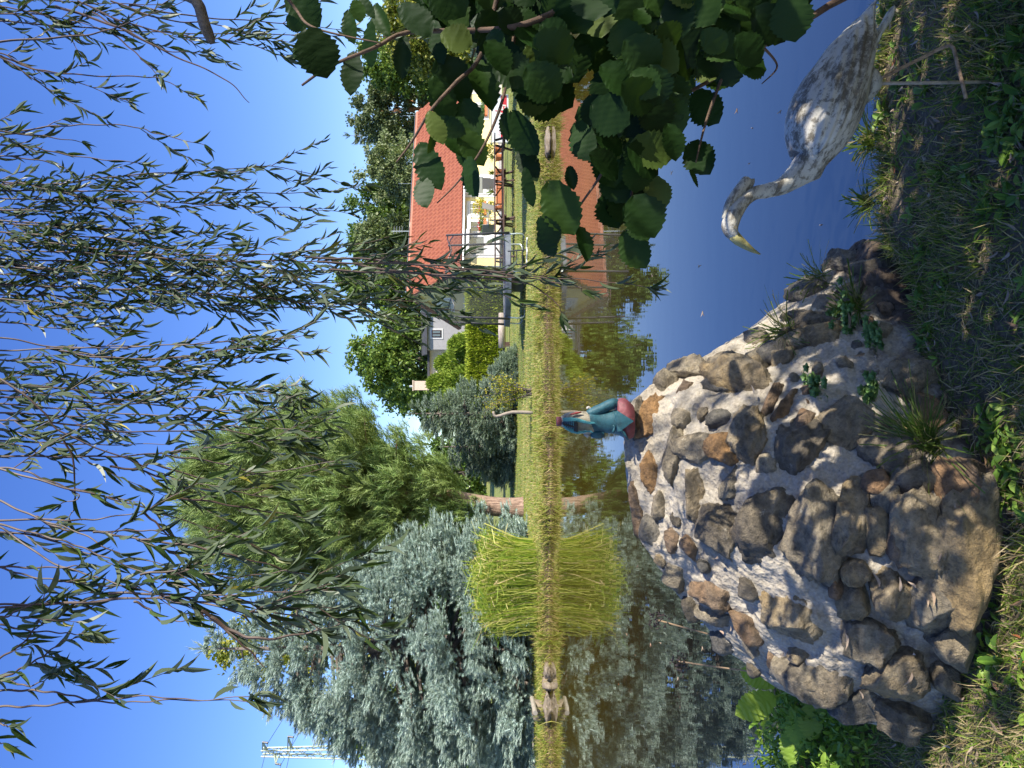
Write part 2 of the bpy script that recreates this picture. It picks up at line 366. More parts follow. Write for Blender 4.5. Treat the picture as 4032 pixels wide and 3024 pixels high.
# the pine: leaning trunk, ovoid open crown
pb = P(1022, 1900, 23.5)
def pine_prof(t):
    pts = [(0, 0), (.13, .15), (.2, 1.1), (.3, 2.0), (.42, 2.7), (.55, 3.0), (.68, 2.95), (.8, 2.5), (.9, 1.75), (1, .5)]
    return float(np.interp(t, [a for a, _ in pts], [b for _, b in pts]))
root = thing('pine_tree', 'big rounded pine with a thick pinkish trunk at the water edge', 'tree', (pb.x, pb.y, .3))
P_, D_ = [], []; cz = np.linspace(.14, .99, 300); wq = np.array([pine_prof(t) for t in cz]); wq /= wq.sum(); H = 10.6
tw = MB(); trunk = smooth_path([(pb.x + .02, pb.y, .15), (pb.x + .05, pb.y, 1.1), (pb.x + .22, pb.y + .05, 2.0), (pb.x + .42, pb.y + .05, 2.9), (pb.x + .5, pb.y, 4.6), (pb.x + .35, pb.y, 6.5), (pb.x + .4, pb.y, 9.2)], 24)
tw.add(*tube(trunk, list(np.interp(np.linspace(0, 1, 24), [0, .06, .2, .35, .6, 1], [.40, .31, .29, .25, .16, .03])), 12))
for h in rng.choice(cz, 460, p=wq):
    i = min(23, int(h * 23)); s = trunk[i] * [1, 1, 0] + [0, 0, .3 + h * H]; a = rng.uniform(0, 2 * math.pi)
    L = pine_prof(h) * rng.uniform(.45, 1.08) + .1; o = np.array([math.cos(a), math.sin(a), 0]); sd_ = np.array([-o[1], o[0], 0])
    rise = L * rng.uniform(-.12, .32); e = s + o * L + [0, 0, rise]
    if rng.random() < .5: tw.add(*tube(smooth_path([s - [0, 0, .5], s + o * L * .5 + [0, 0, rise * .2], e], 6), list(np.linspace(.022 * L + .012, .006, 6)), 4))
    k = int(15 + 27 * L); u = rng.uniform(.5, 1.03, k); lat = rng.normal(size=k) * .2 * L * (1.25 - u) + rng.normal(size=k) * .1
    q = s + o * (u * L)[:, None] + sd_ * lat[:, None] + np.array([0, 0, 1.0]) * (rise * u ** 1.6 + rng.normal(size=k) * .17 - .1)[:, None]
    P_.append(q); D_.append(o * .6 + sd_ * (np.sign(lat) * .4)[:, None] + np.array([0, 0, .75]) + rng.normal(size=(k, 3)) * .3)
pos, d = np.vstack(P_), np.vstack(D_); mb = MB(); pick = rng.integers(0, 3, len(pos)); S = .32 * rng.uniform(.7, 1.35, len(pos))
for i in range(3):
    k = pick == i; mb.add(*inst(*TP[i], pos[k], d[k], rand_dir(k.sum()), S[k], S[k] * 1.0))
obj('crown', mb, PINE, root); obj('trunk', tw, B_PINE, root, True)

OAK = leafmat('oak_leaves', [(0, (.045, .09, .015)), (.6, (.085, .155, .025)), (1, (.16, .23, .045))], .22, .5)
OAK2 = leafmat('lime_leaves', [(0, (.06, .115, .016)), (.6, (.115, .19, .03)), (1, (.20, .27, .05))], .22, .5)
PALE = leafmat('pale_willow_leaves', [(0, (.11, .155, .055)), (.5, (.17, .215, .09)), (1, (.26, .29, .14))], .2, .5)
DULL = leafmat('dull_pine_leaves', [(0, (.065, .095, .035)), (.5, (.10, .135, .055)), (1, (.16, .19, .085))], .12, .5)
YEL = leafmat('yellow_green_leaves', [(0, (.07, .10, .01)), (.5, (.17, .20, .025)), (1, (.36, .34, .05))], .25, .4)
CYP = leafmat('cypress_sprays', [(0, (.12, .19, .02)), (.5, (.21, .31, .035)), (1, (.34, .42, .06))], .15, .55)
HEDGE = leafmat('hedge_sprays', [(0, (.15, .21, .015)), (.5, (.28, .35, .025)), (1, (.44, .48, .05))], .15, .55)
G = 'trees beyond the house'
def far_tree(U0, U1, V0, V1, d, m, label, **kw):
    ctr = P((U0 + U1) / 2, (V0 + V1) / 2, d); rx = (U1 - U0) / 2 * d / F; rz = (V1 - V0) / 2 * d / F
    g = lawn_z(ctr.x, d)
    return broad_tree(kw.pop('name', 'broadleaf_tree'), label, ctr, (rx, rx * .85, rz), g, kw.pop('leaf', .36), m, kw.pop('group', G), **kw)
far_tree(1430, 1790, 1370, 1930, 66, OAK2, 'dark green spreading oak towering behind the grey house and cypresses', nclump=190, per=95, csize=.17)
far_tree(1350, 1560, 1500, 1930, 74, OAK, 'smaller dark oak between the spreading oak and the big pine', nclump=110, per=80, csize=.2)
far_tree(1760, 2050, 1330, 1950, 70, OAK2, 'mid green lime tree behind the gable end of the orange roof', nclump=170, per=90, csize=.17)
far_tree(1930, 2190, 1345, 1950, 76, OAK, 'dark oak behind the roof between the lime and the greyish oak', nclump=150, per=90, csize=.17)
far_tree(2010, 2170, 1375, 1700, 69, PALE, 'greyish green oak crown behind the middle of the roof', nclump=90, per=90, csize=.19)
far_tree(2140, 2330, 1370, 1950, 78, OAK, 'dark tree between the greyish oak and the pale willow', nclump=120, per=80, csize=.18)
far_tree(2210, 2510, 1400, 1900, 66, PALE, 'pale olive willow rising behind the roof half farther from the trampoline', nclump=230, per=95, csize=.15, droop=.8, leaf=.26)
b = P(2590, 1900, 72)
r = broad_tree('scots_pine', 'tall dull pine with an orange trunk beyond the far roof end', P(2580, 1570, 72), (2.9, 2.6, 4.6), lawn_z(b.x, 72), .30, DULL, G, 150, 90, .2, csize=.17, barkm=B_ORANGE, lean=(.8, -2.2), th=.2)
sprig_tree('young_pine', 'narrow pine with a pointed top beside the pale willow', (P(2490, 1900, 77).x, 77, 1.4), 14.2, lambda t: 2.5 * (1 - t) ** .8, DULL, G, 150, TS, .75, per=18, r0=.16, z0=.3, tipup=.5)
far_tree(2660, 2890, 1400, 1950, 68, OAK2, 'bright green round tree past the orange trunked pine, behind hazel leaves', nclump=150, per=90, csize=.18)
far_tree(330, 640, 800, 1900, 34, YEL, 'dark tree with yellowish tips half hidden behind the tall blue spruce', nclump=120, per=60, csize=.14, leaf=.2, group='broadleaf trees near the pond')
far_tree(20, 330, 1260, 2000, 33, OAK2, 'green tree beside the lattice mast behind the tall blue spruce', nclump=120, per=70, csize=.16, leaf=.2, group='broadleaf trees near the pond')
far_tree(640, 1010, 1150, 1990, 36, OAK, 'dark tree filling the gap behind the blue spruce and the pine', nclump=120, per=70, csize=.17, leaf=.22, group='broadleaf trees near the pond')
far_tree(1020, 1330, 1640, 2010, 38, OAK, 'low dark tree seen under the pine crown', nclump=110, per=70, csize=.2, leaf=.2, group='broadleaf trees near the pond')
# near right: yellow-green tree on the bank, behind the hazel leaves, with a spruce behind it
far_tree(2700, 3140, 1480, 2085, 20.5, YEL, 'yellow tipped dark tree on the far bank behind the hazel leaves', nclump=420, per=75, csize=.13, leaf=.10, r0=.2, group='broadleaf trees near the pond', name='bank_tree', low=.5)
q = P(2960, 1900, 27)
sprig_tree('blue_spruce', 'blue spruce behind the yellow tipped tree and the hazel leaves', (q.x, 27, .4), 5.3, lambda t: 2.0 * (1 - t) ** .6, SPRUCE, 'blue spruces', 190, TS, .3, per=22, r0=.12)
# far-off wood closing the view
mb = MB(); n = 34000; x = rng.uniform(-95, 95, n); y = 92 + rng.uniform(0, 6, n)
top = 8.5 + 3.0 * np.sin(x * .11) + 1.8 * np.sin(x * .37 + 1) + .9 * np.sin(x * 1.3)
z = 1.5 + np.maximum(top - 1.5, .5) * rng.uniform(0, 1, n) ** .8; pos = np.stack([x, y, z], 1)
mb.add(*inst(*T_DIAM, pos, rand_dir(n), rand_dir(n), .75 * rng.uniform(.6, 1.3, n), .6))
tag(obj('distant_wood', mb, OAK), 'far line of dark trees closing the view behind the garden', 'wood', kind='stuff')

# clipped hedge and loose cypresses behind it
def spray_box(name, label, cat, x0, x1, y0, y1, z0, z1, m, n, size, group=None, bulge=.1):
    root = thing(name, label, cat, ((x0 + x1) / 2, (y0 + y1) / 2, z0), group); mb = MB()
    def face(k, ax, s):
        a = rng.uniform(0, 1, (k, 3)); a[:, ax] = s; q = np.array([x0, y0, z0]) + a * np.array([x1 - x0, y1 - y0, z1 - z0])
        nn = np.zeros(3); nn[ax] = 1 if s else -1
        q += nn * (rng.normal(size=(k, 1)) * .05 + bulge * np.array([noise.noise(Vector(t * 1.6)) for t in q])[:, None]); dd = norm(nn * .6 + np.array([0, 0, 1.0]) + rng.normal(size=(k, 3)) * .45)
        mb.add(*inst(*T_DIAM, q, dd, np.cross(dd, nn + rng.normal(size=(k, 3)) * .5), size * rng.uniform(.6, 1.4, k), size * .4 * rng.uniform(.7, 1.3, k)))
    A = (x1 - x0) * (z1 - z0); B = (y1 - y0) * (z1 - z0); C = (x1 - x0) * (y1 - y0); T = 2 * A + 2 * B + C
    face(int(n * A / T), 1, 0); face(int(n * A / T), 1, 1); face(int(n * B / T), 0, 0); face(int(n * B / T), 0, 1); face(int(n * C / T), 2, 1)
    obj('foliage', mb, m, root); core = MB(); core.add(*box(x0 + .08, x1 - .08, y0 + .08, y1 - .08, z0 - .1, z1 - .08)); obj('stems', core, B_GREY, root)
    return root
hz = lawn_z(3, 38)
spray_box('clipped_hedge', 'long clipped yellow green hedge standing behind the trampoline', 'hedge', P(1500, 0, 38).x, P(1880, 0, 38).x, 38, 39.3, hz, P(0, 1852, 38).z, HEDGE, 16000, .20, 'clipped hedge pieces')
spray_box('clipped_hedge', 'short lower hedge piece between the long hedge and the yellow house', 'hedge', P(1885, 0, 39).x, P(1950, 0, 39).x, 39, 39.9, hz, P(0, 1866, 39).z, HEDGE, 3500, .20, 'clipped hedge pieces')
for U, V0, d, r, lab in ((1668, 1775, 43, 1.0, 'loose green cypress in front of the grey house'), (1592, 1722, 44, 1.3, 'broad green cypress in front of the white outbuilding'), (1515, 1690, 43, 1.15, 'tall green cypress beside the pale chimney block'),
                        (1448, 1720, 41, 1.0, 'small green cypress next to the oak, nearest the big pine')):
    b = P(U, 1900, d); g = lawn_z(b.x, d); top = P(U, V0, d).z; H = top - g
    root = thing('cypress', lab, 'shrub', (b.x, d, g), 'loose cypresses behind the hedge'); n = 6500
    t = rng.uniform(0, 1, n) ** 1.1; a = rng.uniform(0, 2 * math.pi, n); rr = r * (1 - t) ** .5 * rng.uniform(.7, 1.08, n) * (1 + .2 * np.sin(a * 3 + t * 17))
    pos = np.stack([b.x + rr * np.cos(a), d + rr * np.sin(a), g + t * H], 1); dd = norm(np.stack([np.cos(a) * .5, np.sin(a) * .5, np.ones(n) * .9], 1) + rng.normal(size=(n, 3)) * .35)
    mb = MB(); mb.add(*inst(*T_DIAM, pos, dd, rand_dir(n), .24 * rng.uniform(.6, 1.4, n), .09)); obj('foliage', mb, CYP, root)
    tb = MB(); tb.add(*tube([(b.x, d, g - .1), (b.x, d, g + H * .8)], [.1, .02], 6)); obj('trunk', tb, B_GREY, root)
# ------------------------------------------------------------------ the yellow house
HA = math.atan2(.445, .896); WF, WB, HL = 2.7, 3.9, 15.8
HX, HY = 5.456 + .445 * WF, 48 - .896 * WF
HG = lawn_z(HX, HY) - .05                       # ground at the house
ZE_F, ZE_B, ZR = 3.02, 3.15, 6.10               # eaves and ridge above the water
house = thing('yellow_house', 'long low yellow house with an orange tiled roof', 'house', (HX, HY, 0), None, HA, True)
a_, n_ = np.array([math.cos(HA), math.sin(HA)]), np.array([-math.sin(HA), math.cos(HA)])
def fac(U, V, off=0.0):
    """local (x, z) on the facade plane (local y = off) under photo pixel (U, V)"""
    k = (U - 1512) / F; ox, oy = HX + n_[0] * off, HY + n_[1] * off
    t = (oy * k - ox) / (a_[0] - a_[1] * k); d = oy + a_[1] * t
    return t, EYE - (V - HOR) * d / F
def gab(U, V):
    """local (y, z) on the left gable plane"""
    x0 = .35; k = (U - 1512) / F; ox, oy = HX + a_[0] * x0, HY + a_[1] * x0
    t = (oy * k - ox) / (n_[0] - n_[1] * k); d = oy + n_[1] * t
    return t, EYE - (V - HOR) * d / F
YW = flat('yellow_render', (.70, .58, .27), .85, .04, 3, bmp=.15); WH = flat('white_paint', (.62, .61, .58), .6, .03, 4)
YG = flat('grey_yellow_render', (.70, .61, .30), .85, .04, 3)
GLASS, nt, p = mat('window_glass'); p.inputs['Base Color'].default_value = (.10, .13, .15, 1); p.inputs['Roughness'].default_value = .04; p.inputs['Specular IOR Level'].default_value = .9
TERRA = flat('terracotta', (.52, .16, .06), .7, .1, 10); ZINC = flat('zinc', (.42, .45, .46), .35, .06, 6, .6); DKMETAL = flat('dark_metal', (.03, .032, .036), .45, .1, 8, .3)
BRWOOD = flat('brown_stained_wood', (.085, .045, .032), .6, .2, 12); GEAVE = flat('brown_bargeboard', (.22, .09, .045), .7, .1, 6)
m, nt, p = mat('orange_roof_tiles')
n1 = N(nt, 'TexNoise', Scale=1.2, Detail=5.0); nt.links.new(coords(nt), n1.inputs['Vector']); n2 = N(nt, 'TexNoise', Scale=14.0, Detail=2.0); nt.links.new(coords(nt), n2.inputs['Vector'])
a = ramp(nt, n1.outputs[0], [(.3, (.22, .055, .024)), (.7, (.27, .075, .034))]).outputs[0]
b = ramp(nt, n2.outputs[0], [(.3, (.12, .03, .016)), (.65, (.32, .095, .042))]).outputs[0]
nt.links.new(mixc(nt, .4, a, b), p.inputs['Base Color']); p.inputs['Roughness'].default_value = .75; TILE = m
x0 = .35
wall = MB()
def wallseg(y, z1, inner): pass
# walls: prism with the gable profile (butted solid body)
prof = [(0, -1.0), (0, ZE_F + .05), (WF, ZR - .12), (WF + WB - .35, ZE_B + .12), (WF + WB - .35, -1.0)]
v = [(x, y, z) for x in (x0, HL - x0) for y, z in prof]
wall.add(v, [(0, 1, 2), (0, 2, 3), (0, 3, 4), (5, 7, 6), (5, 8, 7), (5, 9, 8), (0, 5, 6), (0, 6, 1), (1, 6, 7), (1, 7, 2), (2, 7, 8), (2, 8, 3), (3, 8, 9), (3, 9, 4)])
obj('wall', wall, YW, house)
# roof: two tiled slopes with real tile rolls and steps
rb = MB()
def slope(y0, z0, y1, z1, flip):
    nx, rows = 320, 12; L = math.hypot(y1 - y0, z1 - z0); ny = rows * 4; g = []
    nyv, nzv = -(z1 - z0) / L, (y1 - y0) / L
    if nzv < 0: nyv, nzv = -nyv, -nzv
    for j in range(ny + 1):
        t = j / ny; r = t * rows; fr = (r % 1.0) if j < ny else 1.0
        for i in range(nx + 1):
            x = HL * i / nx; ph = x / .31 + .5 * (int(r) % 2)
            h = .055 * abs(math.sin(math.pi * ph)) + .07 * (1 - fr) + .10
            g.append((x, y0 + (y1 - y0) * t + nyv * h, z0 + (z1 - z0) * t + nzv * h))
    f = [(j * (nx + 1) + i, j * (nx + 1) + i + 1, (j + 1) * (nx + 1) + i + 1, (j + 1) * (nx + 1) + i) for j in range(ny) for i in range(nx)]
    rb.add(g, np.array(f) if not flip else np.array(f)[:, ::-1])
    lo = [(0, y0, z0), (HL, y0, z0), (HL, y1, z1), (0, y1, z1)]; up = [(x, y + nyv * .10, z + nzv * .10) for x, y, z in lo]
    rb.add(lo + up, [(0, 3, 2, 1), (0, 1, 5, 4), (1, 2, 6, 5), (3, 0, 4, 7)])
ov = .42; sf = (ZR - ZE_F) / WF
slope(-ov, ZE_F - ov * sf * .72, WF, ZR, False); slope(WF + WB, ZE_B - .1, WF, ZR, True)
roof = obj('roof', rb, TILE, house)
rd = MB(); rd.add(*tube([(0, WF, ZR + .13), (HL, WF, ZR + .13)], .13, 8)); obj('ridge_tiles', rd, flat('ridge_tile_clay', (.36, .14, .085), .75), roof)
lr = MB(); lr.add(*tube([(.1, WF, ZR + .30), (HL - .1, WF, ZR + .30)], .012, 4))
for x in np.arange(.3, HL, 1.4): lr.add(*tube([(x, WF, ZR + .2), (x, WF, ZR + .31)], .012, 4))
for x in (.2, 9.2, HL - .3): lr.add(*tube([(x, WF, ZR + .1), (x, WF, ZR + (.35 if x < 1 else 1.2))], .014, 4))
obj('lightning_rod', lr, ZINC, roof)
an = MB(); an.add(*tube([(5.4, WF + .3, ZR - .3), (5.4, WF + .3, ZR + 1.5)], .025, 5))
for k in range(4): an.add(*tube([(5.0, WF + .3, ZR + .8 + k * .18), (5.8, WF + .3, ZR + .8 + k * .18)], .012, 4))
obj('antenna', an, ZINC, roof)
ch = MB(); ch.add(*box(5.9, 6.35, WF + .5, WF + .95, ZR - 1.0, ZR + .35)); obj('chimney', ch, flat('pale_chimney_render', (.6, .5, .38), .8), roof)
gt = MB(); gt.add(*tube([(0, -ov - .03, ZE_F - ov * sf * .72 + .02), (HL, -ov - .03, ZE_F - ov * sf * .72 + .02)], .075, 8))
gt.add(*tube([(x0 + .05, -.08, -.5), (x0 + .05, -.08, ZE_F - .3)], .045, 6)); obj('gutter', gt, ZINC, house)
bb = MB()
for s, (ya, za, yb, zb) in enumerate(((-ov, ZE_F - ov * sf * .72, WF, ZR), (WF + WB, ZE_B - .1, WF, ZR))):
    bb.add(*beam((-.02, ya, za + .03), (-.02, yb, zb + .03), .05, .26))
obj('bargeboard', bb, GEAVE, house)
sf_ = MB()
for (ya, za, yb, zb) in ((-ov + .1, ZE_F - ov * sf * .72 - .03, WF, ZR - .09), (WF + WB - .1, ZE_B - .17, WF, ZR - .09)):
    sf_.add(*beam((.18, ya, za), (.18, yb, zb), .30, .05))
obj('soffit', sf_, WH, house)
def window(U0, U1, V0, V1, box_=False, door=False):
    (xa, za), (xb, zb) = fac(U0, V1), fac(U1, V0); su = MB(); t = .12
    if door: za = HG - .02
    su.add(*box(xa - t * 1.5, xb + t * 1.5, -.025, .02, za - (0 if door else t), zb + t * 1.3)); s = obj('door_surround' if door else 'window_surround', su, WH, house)
    fr = MB(); lz = za + (zb - za) * .48 if door else za
    for q in ((xa, xa + .08, za, zb), (xb - .08, xb, za, zb), (xa + .08, xb - .08, zb - .08, zb), (xa + .08, xb - .08, lz, lz + .08)): fr.add(*box(q[0], q[1], -.07, -.028, q[2], q[3]))
    if door: fr.add(*box(xa + .08, xb - .08, -.065, -.028, za, lz))
    else: fr.add(*box((xa + xb) / 2 - .03, (xa + xb) / 2 + .03, -.065, -.028, za + .08, zb - .08))
    f = obj('door' if door else 'window', fr, WH, house)
    gl = MB(); gl.add(*box(xa + .08, xb - .08, -.045, -.027, lz + .08, zb - .08)); obj('pane', gl, GLASS, f)
    if door:
        hd = MB(); hd.add(*tube([(xb - .14, -.10, za + 1.0), (xb - .26, -.10, za + 1.0)], .015, 5)); obj('handle', hd, ZINC, f)
    return xa, xb, za, zb
GERL = leafmat('geranium_leaves', [(0, (.05, .13, .02)), (1, (.12, .24, .04))], .2); GERF = leafmat('red_petals', [(0, (.55, .012, .012)), (1, (.75, .04, .03))], .2, tcol=(.8, .05, .03))
def leafball(c, rad, n, size, w=.7, up=.4):
    d = rand_dir(n); pos = np.array(c) + d * np.array(rad) * rng.uniform(.5, 1, (n, 1)); dd = norm(d + np.array([0, 0, up]) + rng.normal(size=(n, 3)) * .5)
    return inst(*T_DIAM, pos, dd, rand_dir(n), size * rng.uniform(.7, 1.3, n), size * w)
def planter(xa, xb, z, lab, red=True):
    c = (xa + xb) / 2; l = np.array([c, -.16, z]); wpos = np.array([HX + a_[0] * l[0] + n_[0] * l[1], HY + a_[1] * l[0] + n_[1] * l[1], z])
    t = thing('window_box', lab, 'flower box', tuple(wpos), 'geranium boxes on the yellow house', HA, True); hw = (xb - xa) / 2
    b = MB(); v, f = box(-hw, hw, -.09, .09, 0, .17); v = np.array(v, float); v[v[:, 2] < .05, 1] *= .75; b.add(v, f); b.add(*box(-hw - .015, hw + .015, -.105, .105, .155, .18)); obj('trough', b, TERRA, t)
    g = MB()
    for k in range(9): g.add(*leafball((-hw + .1 + k * (2 * hw - .2) / 6, -.03, .28), (.12, .11, .15), 45, .08))
    obj('leaves', g, GERL, t)
    if red:
        g = MB()
        for k in range(6): g.add(*leafball((-hw + .08 + k * (2 * hw - .16) / 5 + rng.normal() * .04, -.06, .45 + rng.normal() * .07), (.075, .07, .055), 30, .05))
        obj('flowers', g, GERF, t)
window(2018, 2092, 1838, 1995, door=True); window(2256, 2328, 1838, 1995, door=True)
xa, xb, za, zb = window(2106, 2152, 1846, 1914); planter(xa - .05, xb + .05, za - .02, 'window box full of red geraniums in the window nearest the trampoline')
xa, xb, za, zb = window(2176, 2222, 1846, 1914); planter(xa - .05, xb + .05, za - .02, 'red geranium box under the second window behind the yellow potted shrub')
xa, xb, za, zb = window(2560, 2612, 1838, 1918); planter(xa + .05, xb - .02, za - .02, 'orange window box with green trailing leaves above the banner', False)
window(2660, 2720, 1838, 1995, door=True)
for U0, U1, V in ((2006, 2104, 1832), (2246, 2340, 1830), (2100, 2158, 1838)):      # curved white door and window canopies
    (xa, z), (xb, _) = fac(U0, V), fac(U1, V); cm = MB(); k = np.linspace(0, math.pi / 2, 9)
    g = [(x, -.03 - .55 * math.sin(t), z + .02 + .26 * math.cos(t) - .26) for x in (xa, xb) for t in k]
    cm.add(g, [(i, i + 1, 10 + i, 9 + i) for i in range(8)])
    for x in (xa, xb): cm.add(*tube([(x, -.03 - .55 * math.sin(t), z + .26 * math.cos(t) - .24) for t in k], .018, 5)); cm.add(*tube([(x, -.04, z - .35), (x, -.5, z - .22)], .014, 4))
    obj('canopy', cm, WH, house)
for U in (2314, 2620):
    lamp = MB(); x, z = fac(U, 1824); lamp.add(*box(x - .05, x + .05, -.16, -.02, z - .12, z + .02)); obj('wall_lamp', lamp, DKMETAL, house)
for (U0, U1, V0, V1) in ((1800, 1846, 1727, 1780), (1812, 1848, 1836, 1880)):       # gable windows
    (ya, zb), (yb, za) = gab(U1, V0), gab(U0, V1); ya, yb = min(ya, yb), max(ya, yb); za, zb = min(za, zb), max(za, zb)
    su = MB(); su.add(*box(x0 - .03, x0 + .02, ya - .18, yb + .18, za - .18, zb + .18)); obj('window_surround', su, WH, house)
    fr = MB()
    for q in ((ya, ya + .07, za, zb), (yb - .07, yb, za, zb), (ya + .07, yb - .07, za, za + .07), (ya + .07, yb - .07, zb - .07, zb)): fr.add(*box(x0 - .06, x0 - .033, q[0], q[1], q[2], q[3]))
    f = obj('window', fr, WH, house); gl = MB(); gl.add(*box(x0 - .045, x0 - .032, ya + .07, yb - .07, za + .07, zb - .07)); obj('pane', gl, GLASS, f)

# grey house, white outbuilding
GREYW = flat('grey_render', (.36, .35, .345), .85, .05, 3); SLATE = flat('dark_roofing', (.06, .062, .07), .6, .15, 5)
def simple_house(name, label, U0, U1, d, Vw, Vr, wmat, wins, depth=7.0, slope_=.0):
    p0, p1 = P(U0, Vw, d), P(U1, Vw, d); g = lawn_z(p0.x, d) - .3; zt = p0.z; zr = P(0, Vr, d).z
    t = thing(name, label, 'house', (p0.x, d, g)); b = MB(); b.add(*box(p0.x, p1.x, d, d + depth, g, zt)); obj('wall', b, wmat, t)
    r = MB(); v = [(x, y, z) for x in (p0.x - .4, p1.x + .3) for (y, z) in ((d - .35, zt - .06), (d + depth / 2, zr), (d + depth + .3, zt - .06), (d + depth + .3, zt + .12), (d + depth / 2, zr + .2), (d - .35, zt + .12))]
    r.add(v, [(0, 1, 7, 6), (1, 2, 8, 7), (2, 3, 9, 8), (3, 4, 10, 9), (4, 5, 11, 10), (5, 0, 6, 11), (0, 5, 4, 1), (1, 4, 3, 2), (6, 7, 10, 11), (7, 8, 9, 10)]); obj('roof', r, SLATE, t)
    for (a, b_, c, e) in wins:
        q0, q1 = P(a, e, d), P(b_, c, d); s = MB(); s.add(*box(q0.x - .14, q1.x + .14, d - .03, d + .01, q0.z - .14, q1.z + .14)); s = obj('window_surround', s, WH, t)
        fr = MB(); fr.add(*box(q0.x, q1.x, d - .06, d - .033, q0.z, q1.z)); f = obj('window', fr, flat('dark_brown_frame', (.035, .02, .016), .5), t)
        gl = MB(); mid = (q0.x + q1.x) / 2
        for k in ((q0.x + .08, mid - .05), (mid + .05, q1.x - .08)): gl.add(*box(k[0], k[1], d - .07, d - .062, q0.z + .09, q1.z - .09))
        obj('pane', gl, GLASS, f)
    return t
simple_house('grey_house', 'grey rendered house with a dark window behind the gable of the yellow house', 1648, 1900, 60, 1680, 1655, GREYW, [(1696, 1724, 1700, 1738)])
ob = simple_house('outbuilding', 'low white outbuilding with a flat dark roof behind the cypresses', 1500, 1646, 62, 1690, 1684, flat('cream_render', (.72, .66, .55), .8), [])
q0 = P(1488, 1668, 61); t = thing('chimney_block', 'pale rendered chimney block rising past the end of the white outbuilding', 'chimney', (q0.x, 61, q0.z - 3))
b = MB(); b.add(*box(q0.x, P(1524, 0, 61).x, 61, 61.8, q0.z - 3, P(0, 1628, 61).z)); b.add(*box(q0.x - .06, P(1527, 0, 61).x, 60.94, 61.86, P(0, 1628, 61).z, P(0, 1624, 61).z)); obj('stack', b, flat('pale_block', (.66, .52, .40), .8, .08), t)
b = MB(); b.add(*tube([P(1503, 1626, 61.4), P(1503, 1612, 61.4)], .09, 7)); obj('flue', b, ZINC, t)

# pylon at the far left with its wires
PYL = flat('galvanised_lattice', (.30, .35, .27), .5, .08, 3, .2); d = 42; pz0 = lawn_z(-20, d)
pylon = thing('lattice_pylon', 'pale green steel lattice power mast beside the tall blue spruce', 'power pylon', (P(62, 0, d).x, d, pz0))
b = MB(); corners = []
for sx, sy in ((-1, -1), (1, -1), (1, 1), (-1, 1)):
    topc = Vector((P(62, 0, d).x + sx * .16, d + sy * .16, P(0, 1031, d).z)); botc = Vector((P(62, 0, d).x + sx * .42, d + sy * .42, pz0)); corners.append((botc, topc)); b.add(*beam(botc, topc, .07, .07))
nlev = 30
for k in range(4):
    A, B = corners[k], corners[(k + 1) % 4]
    for i in range(nlev):
        t0, t1 = i / nlev, (i + 1) / nlev; p0 = A[0].lerp(A[1], t0) if i % 2 == 0 else B[0].lerp(B[1], t0); p1 = B[0].lerp(B[1], t1) if i % 2 == 0 else A[0].lerp(A[1], t1); b.add(*beam(p0, p1, .035, .035))
obj('lattice', b, PYL, pylon)
b = MB(); tips = []
for V, s, L in ((1040, 1, 40), (1140, 1, 62), (1085, -1, 45)):
    p0 = P(62, V, d); p1 = P(62 + s * L, V - 6 if s > 0 else V + 0, d - .6); am = MB(); am.add(*beam(p0 + Vector((0, 0, .10)), p1, .06, .06)); am.add(*beam(p0 - Vector((0, 0, .25)), p1, .06, .06)); am.add(*beam(p0 + Vector((0, .3, 0)), p1, .05, .05)); obj('crossarm', am, PYL, pylon)
    im = MB(); im.add(*tube([p1, p1 + Vector((0, -.1, -.32))], .055, 6)); obj('insulator', im, DKMETAL, pylon); tips.append(p1 + Vector((0, -.1, -.32)))
WIRE = flat('wire', (.05, .06, .07), .5, .05, 5, .4)
for i, tp in enumerate(tips):
    b = MB()
    for e, sag in ((tp + Vector((-30, -34, 7.5)), 1.5), (tp + Vector((14, 60, -4)), 1.5)):
        pts = [tp.lerp(e, u) - Vector((0, 0, sag * 4 * u * (1 - u))) for u in np.linspace(0, 1, 16)]; b.add(*tube(pts, .014, 4))
    tag(obj('power_line', b, WIRE), ('highest power line hanging from the topmost short crossarm', 'power line from the longest crossarm of the mast', 'power line from the crossarm pointing away from the spruce')[i], 'wire', 'power lines on the mast')

# ------------------------------------------------------------------ trampoline
tc = P(1922, 1900, 23.3); tg = lawn_z(tc.x, tc.y) - .01; TR = 1.42; bedz = P(0, 1990, 23.3).z - tg
tr = thing('trampoline', 'round garden trampoline with dark safety net and padded poles', 'trampoline', (tc.x, tc.y, tg), None, 0, True)
def ring(r, z, k=40): return [(r * math.cos(2 * math.pi * i / k), r * math.sin(2 * math.pi * i / k), z) for i in range(k)]
b = MB(); b.add(*loft([ring(TR, bedz - .02), ring(TR, bedz + .03), ring(TR - .24, bedz + .035), ring(TR - .24, bedz - .01)], cap=False)); b.add(*loft([ring(TR + .02, bedz - .13), ring(TR + .005, bedz + .02)], cap=False)); obj('edge_pad', b, flat('blue_grey_vinyl', (.10, .115, .135), .5, .25, 5), tr, True)
b = MB(); b.add(*loft([ring(TR - .24, bedz), ring(.01, bedz - .03)])); obj('jump_mat', b, DKMETAL, tr)
NETM, nt, p = mat('net'); p.inputs['Base Color'].default_value = (.07, .07, .072, 1); tp_ = nt.nodes.new('ShaderNodeBsdfTransparent'); mx = nt.nodes.new('ShaderNodeMixShader'); mx.inputs[0].default_value = .20
nt.links.new(tp_.outputs[0], mx.inputs[1]); nt.links.new(p.outputs[0], mx.inputs[2]); nt.links.new(mx.outputs[0], nt.nodes['Material Output'].inputs[0])
ph = 2.26 - .1; zt = P(0, 1760, 23.3).z - tg
poles = []
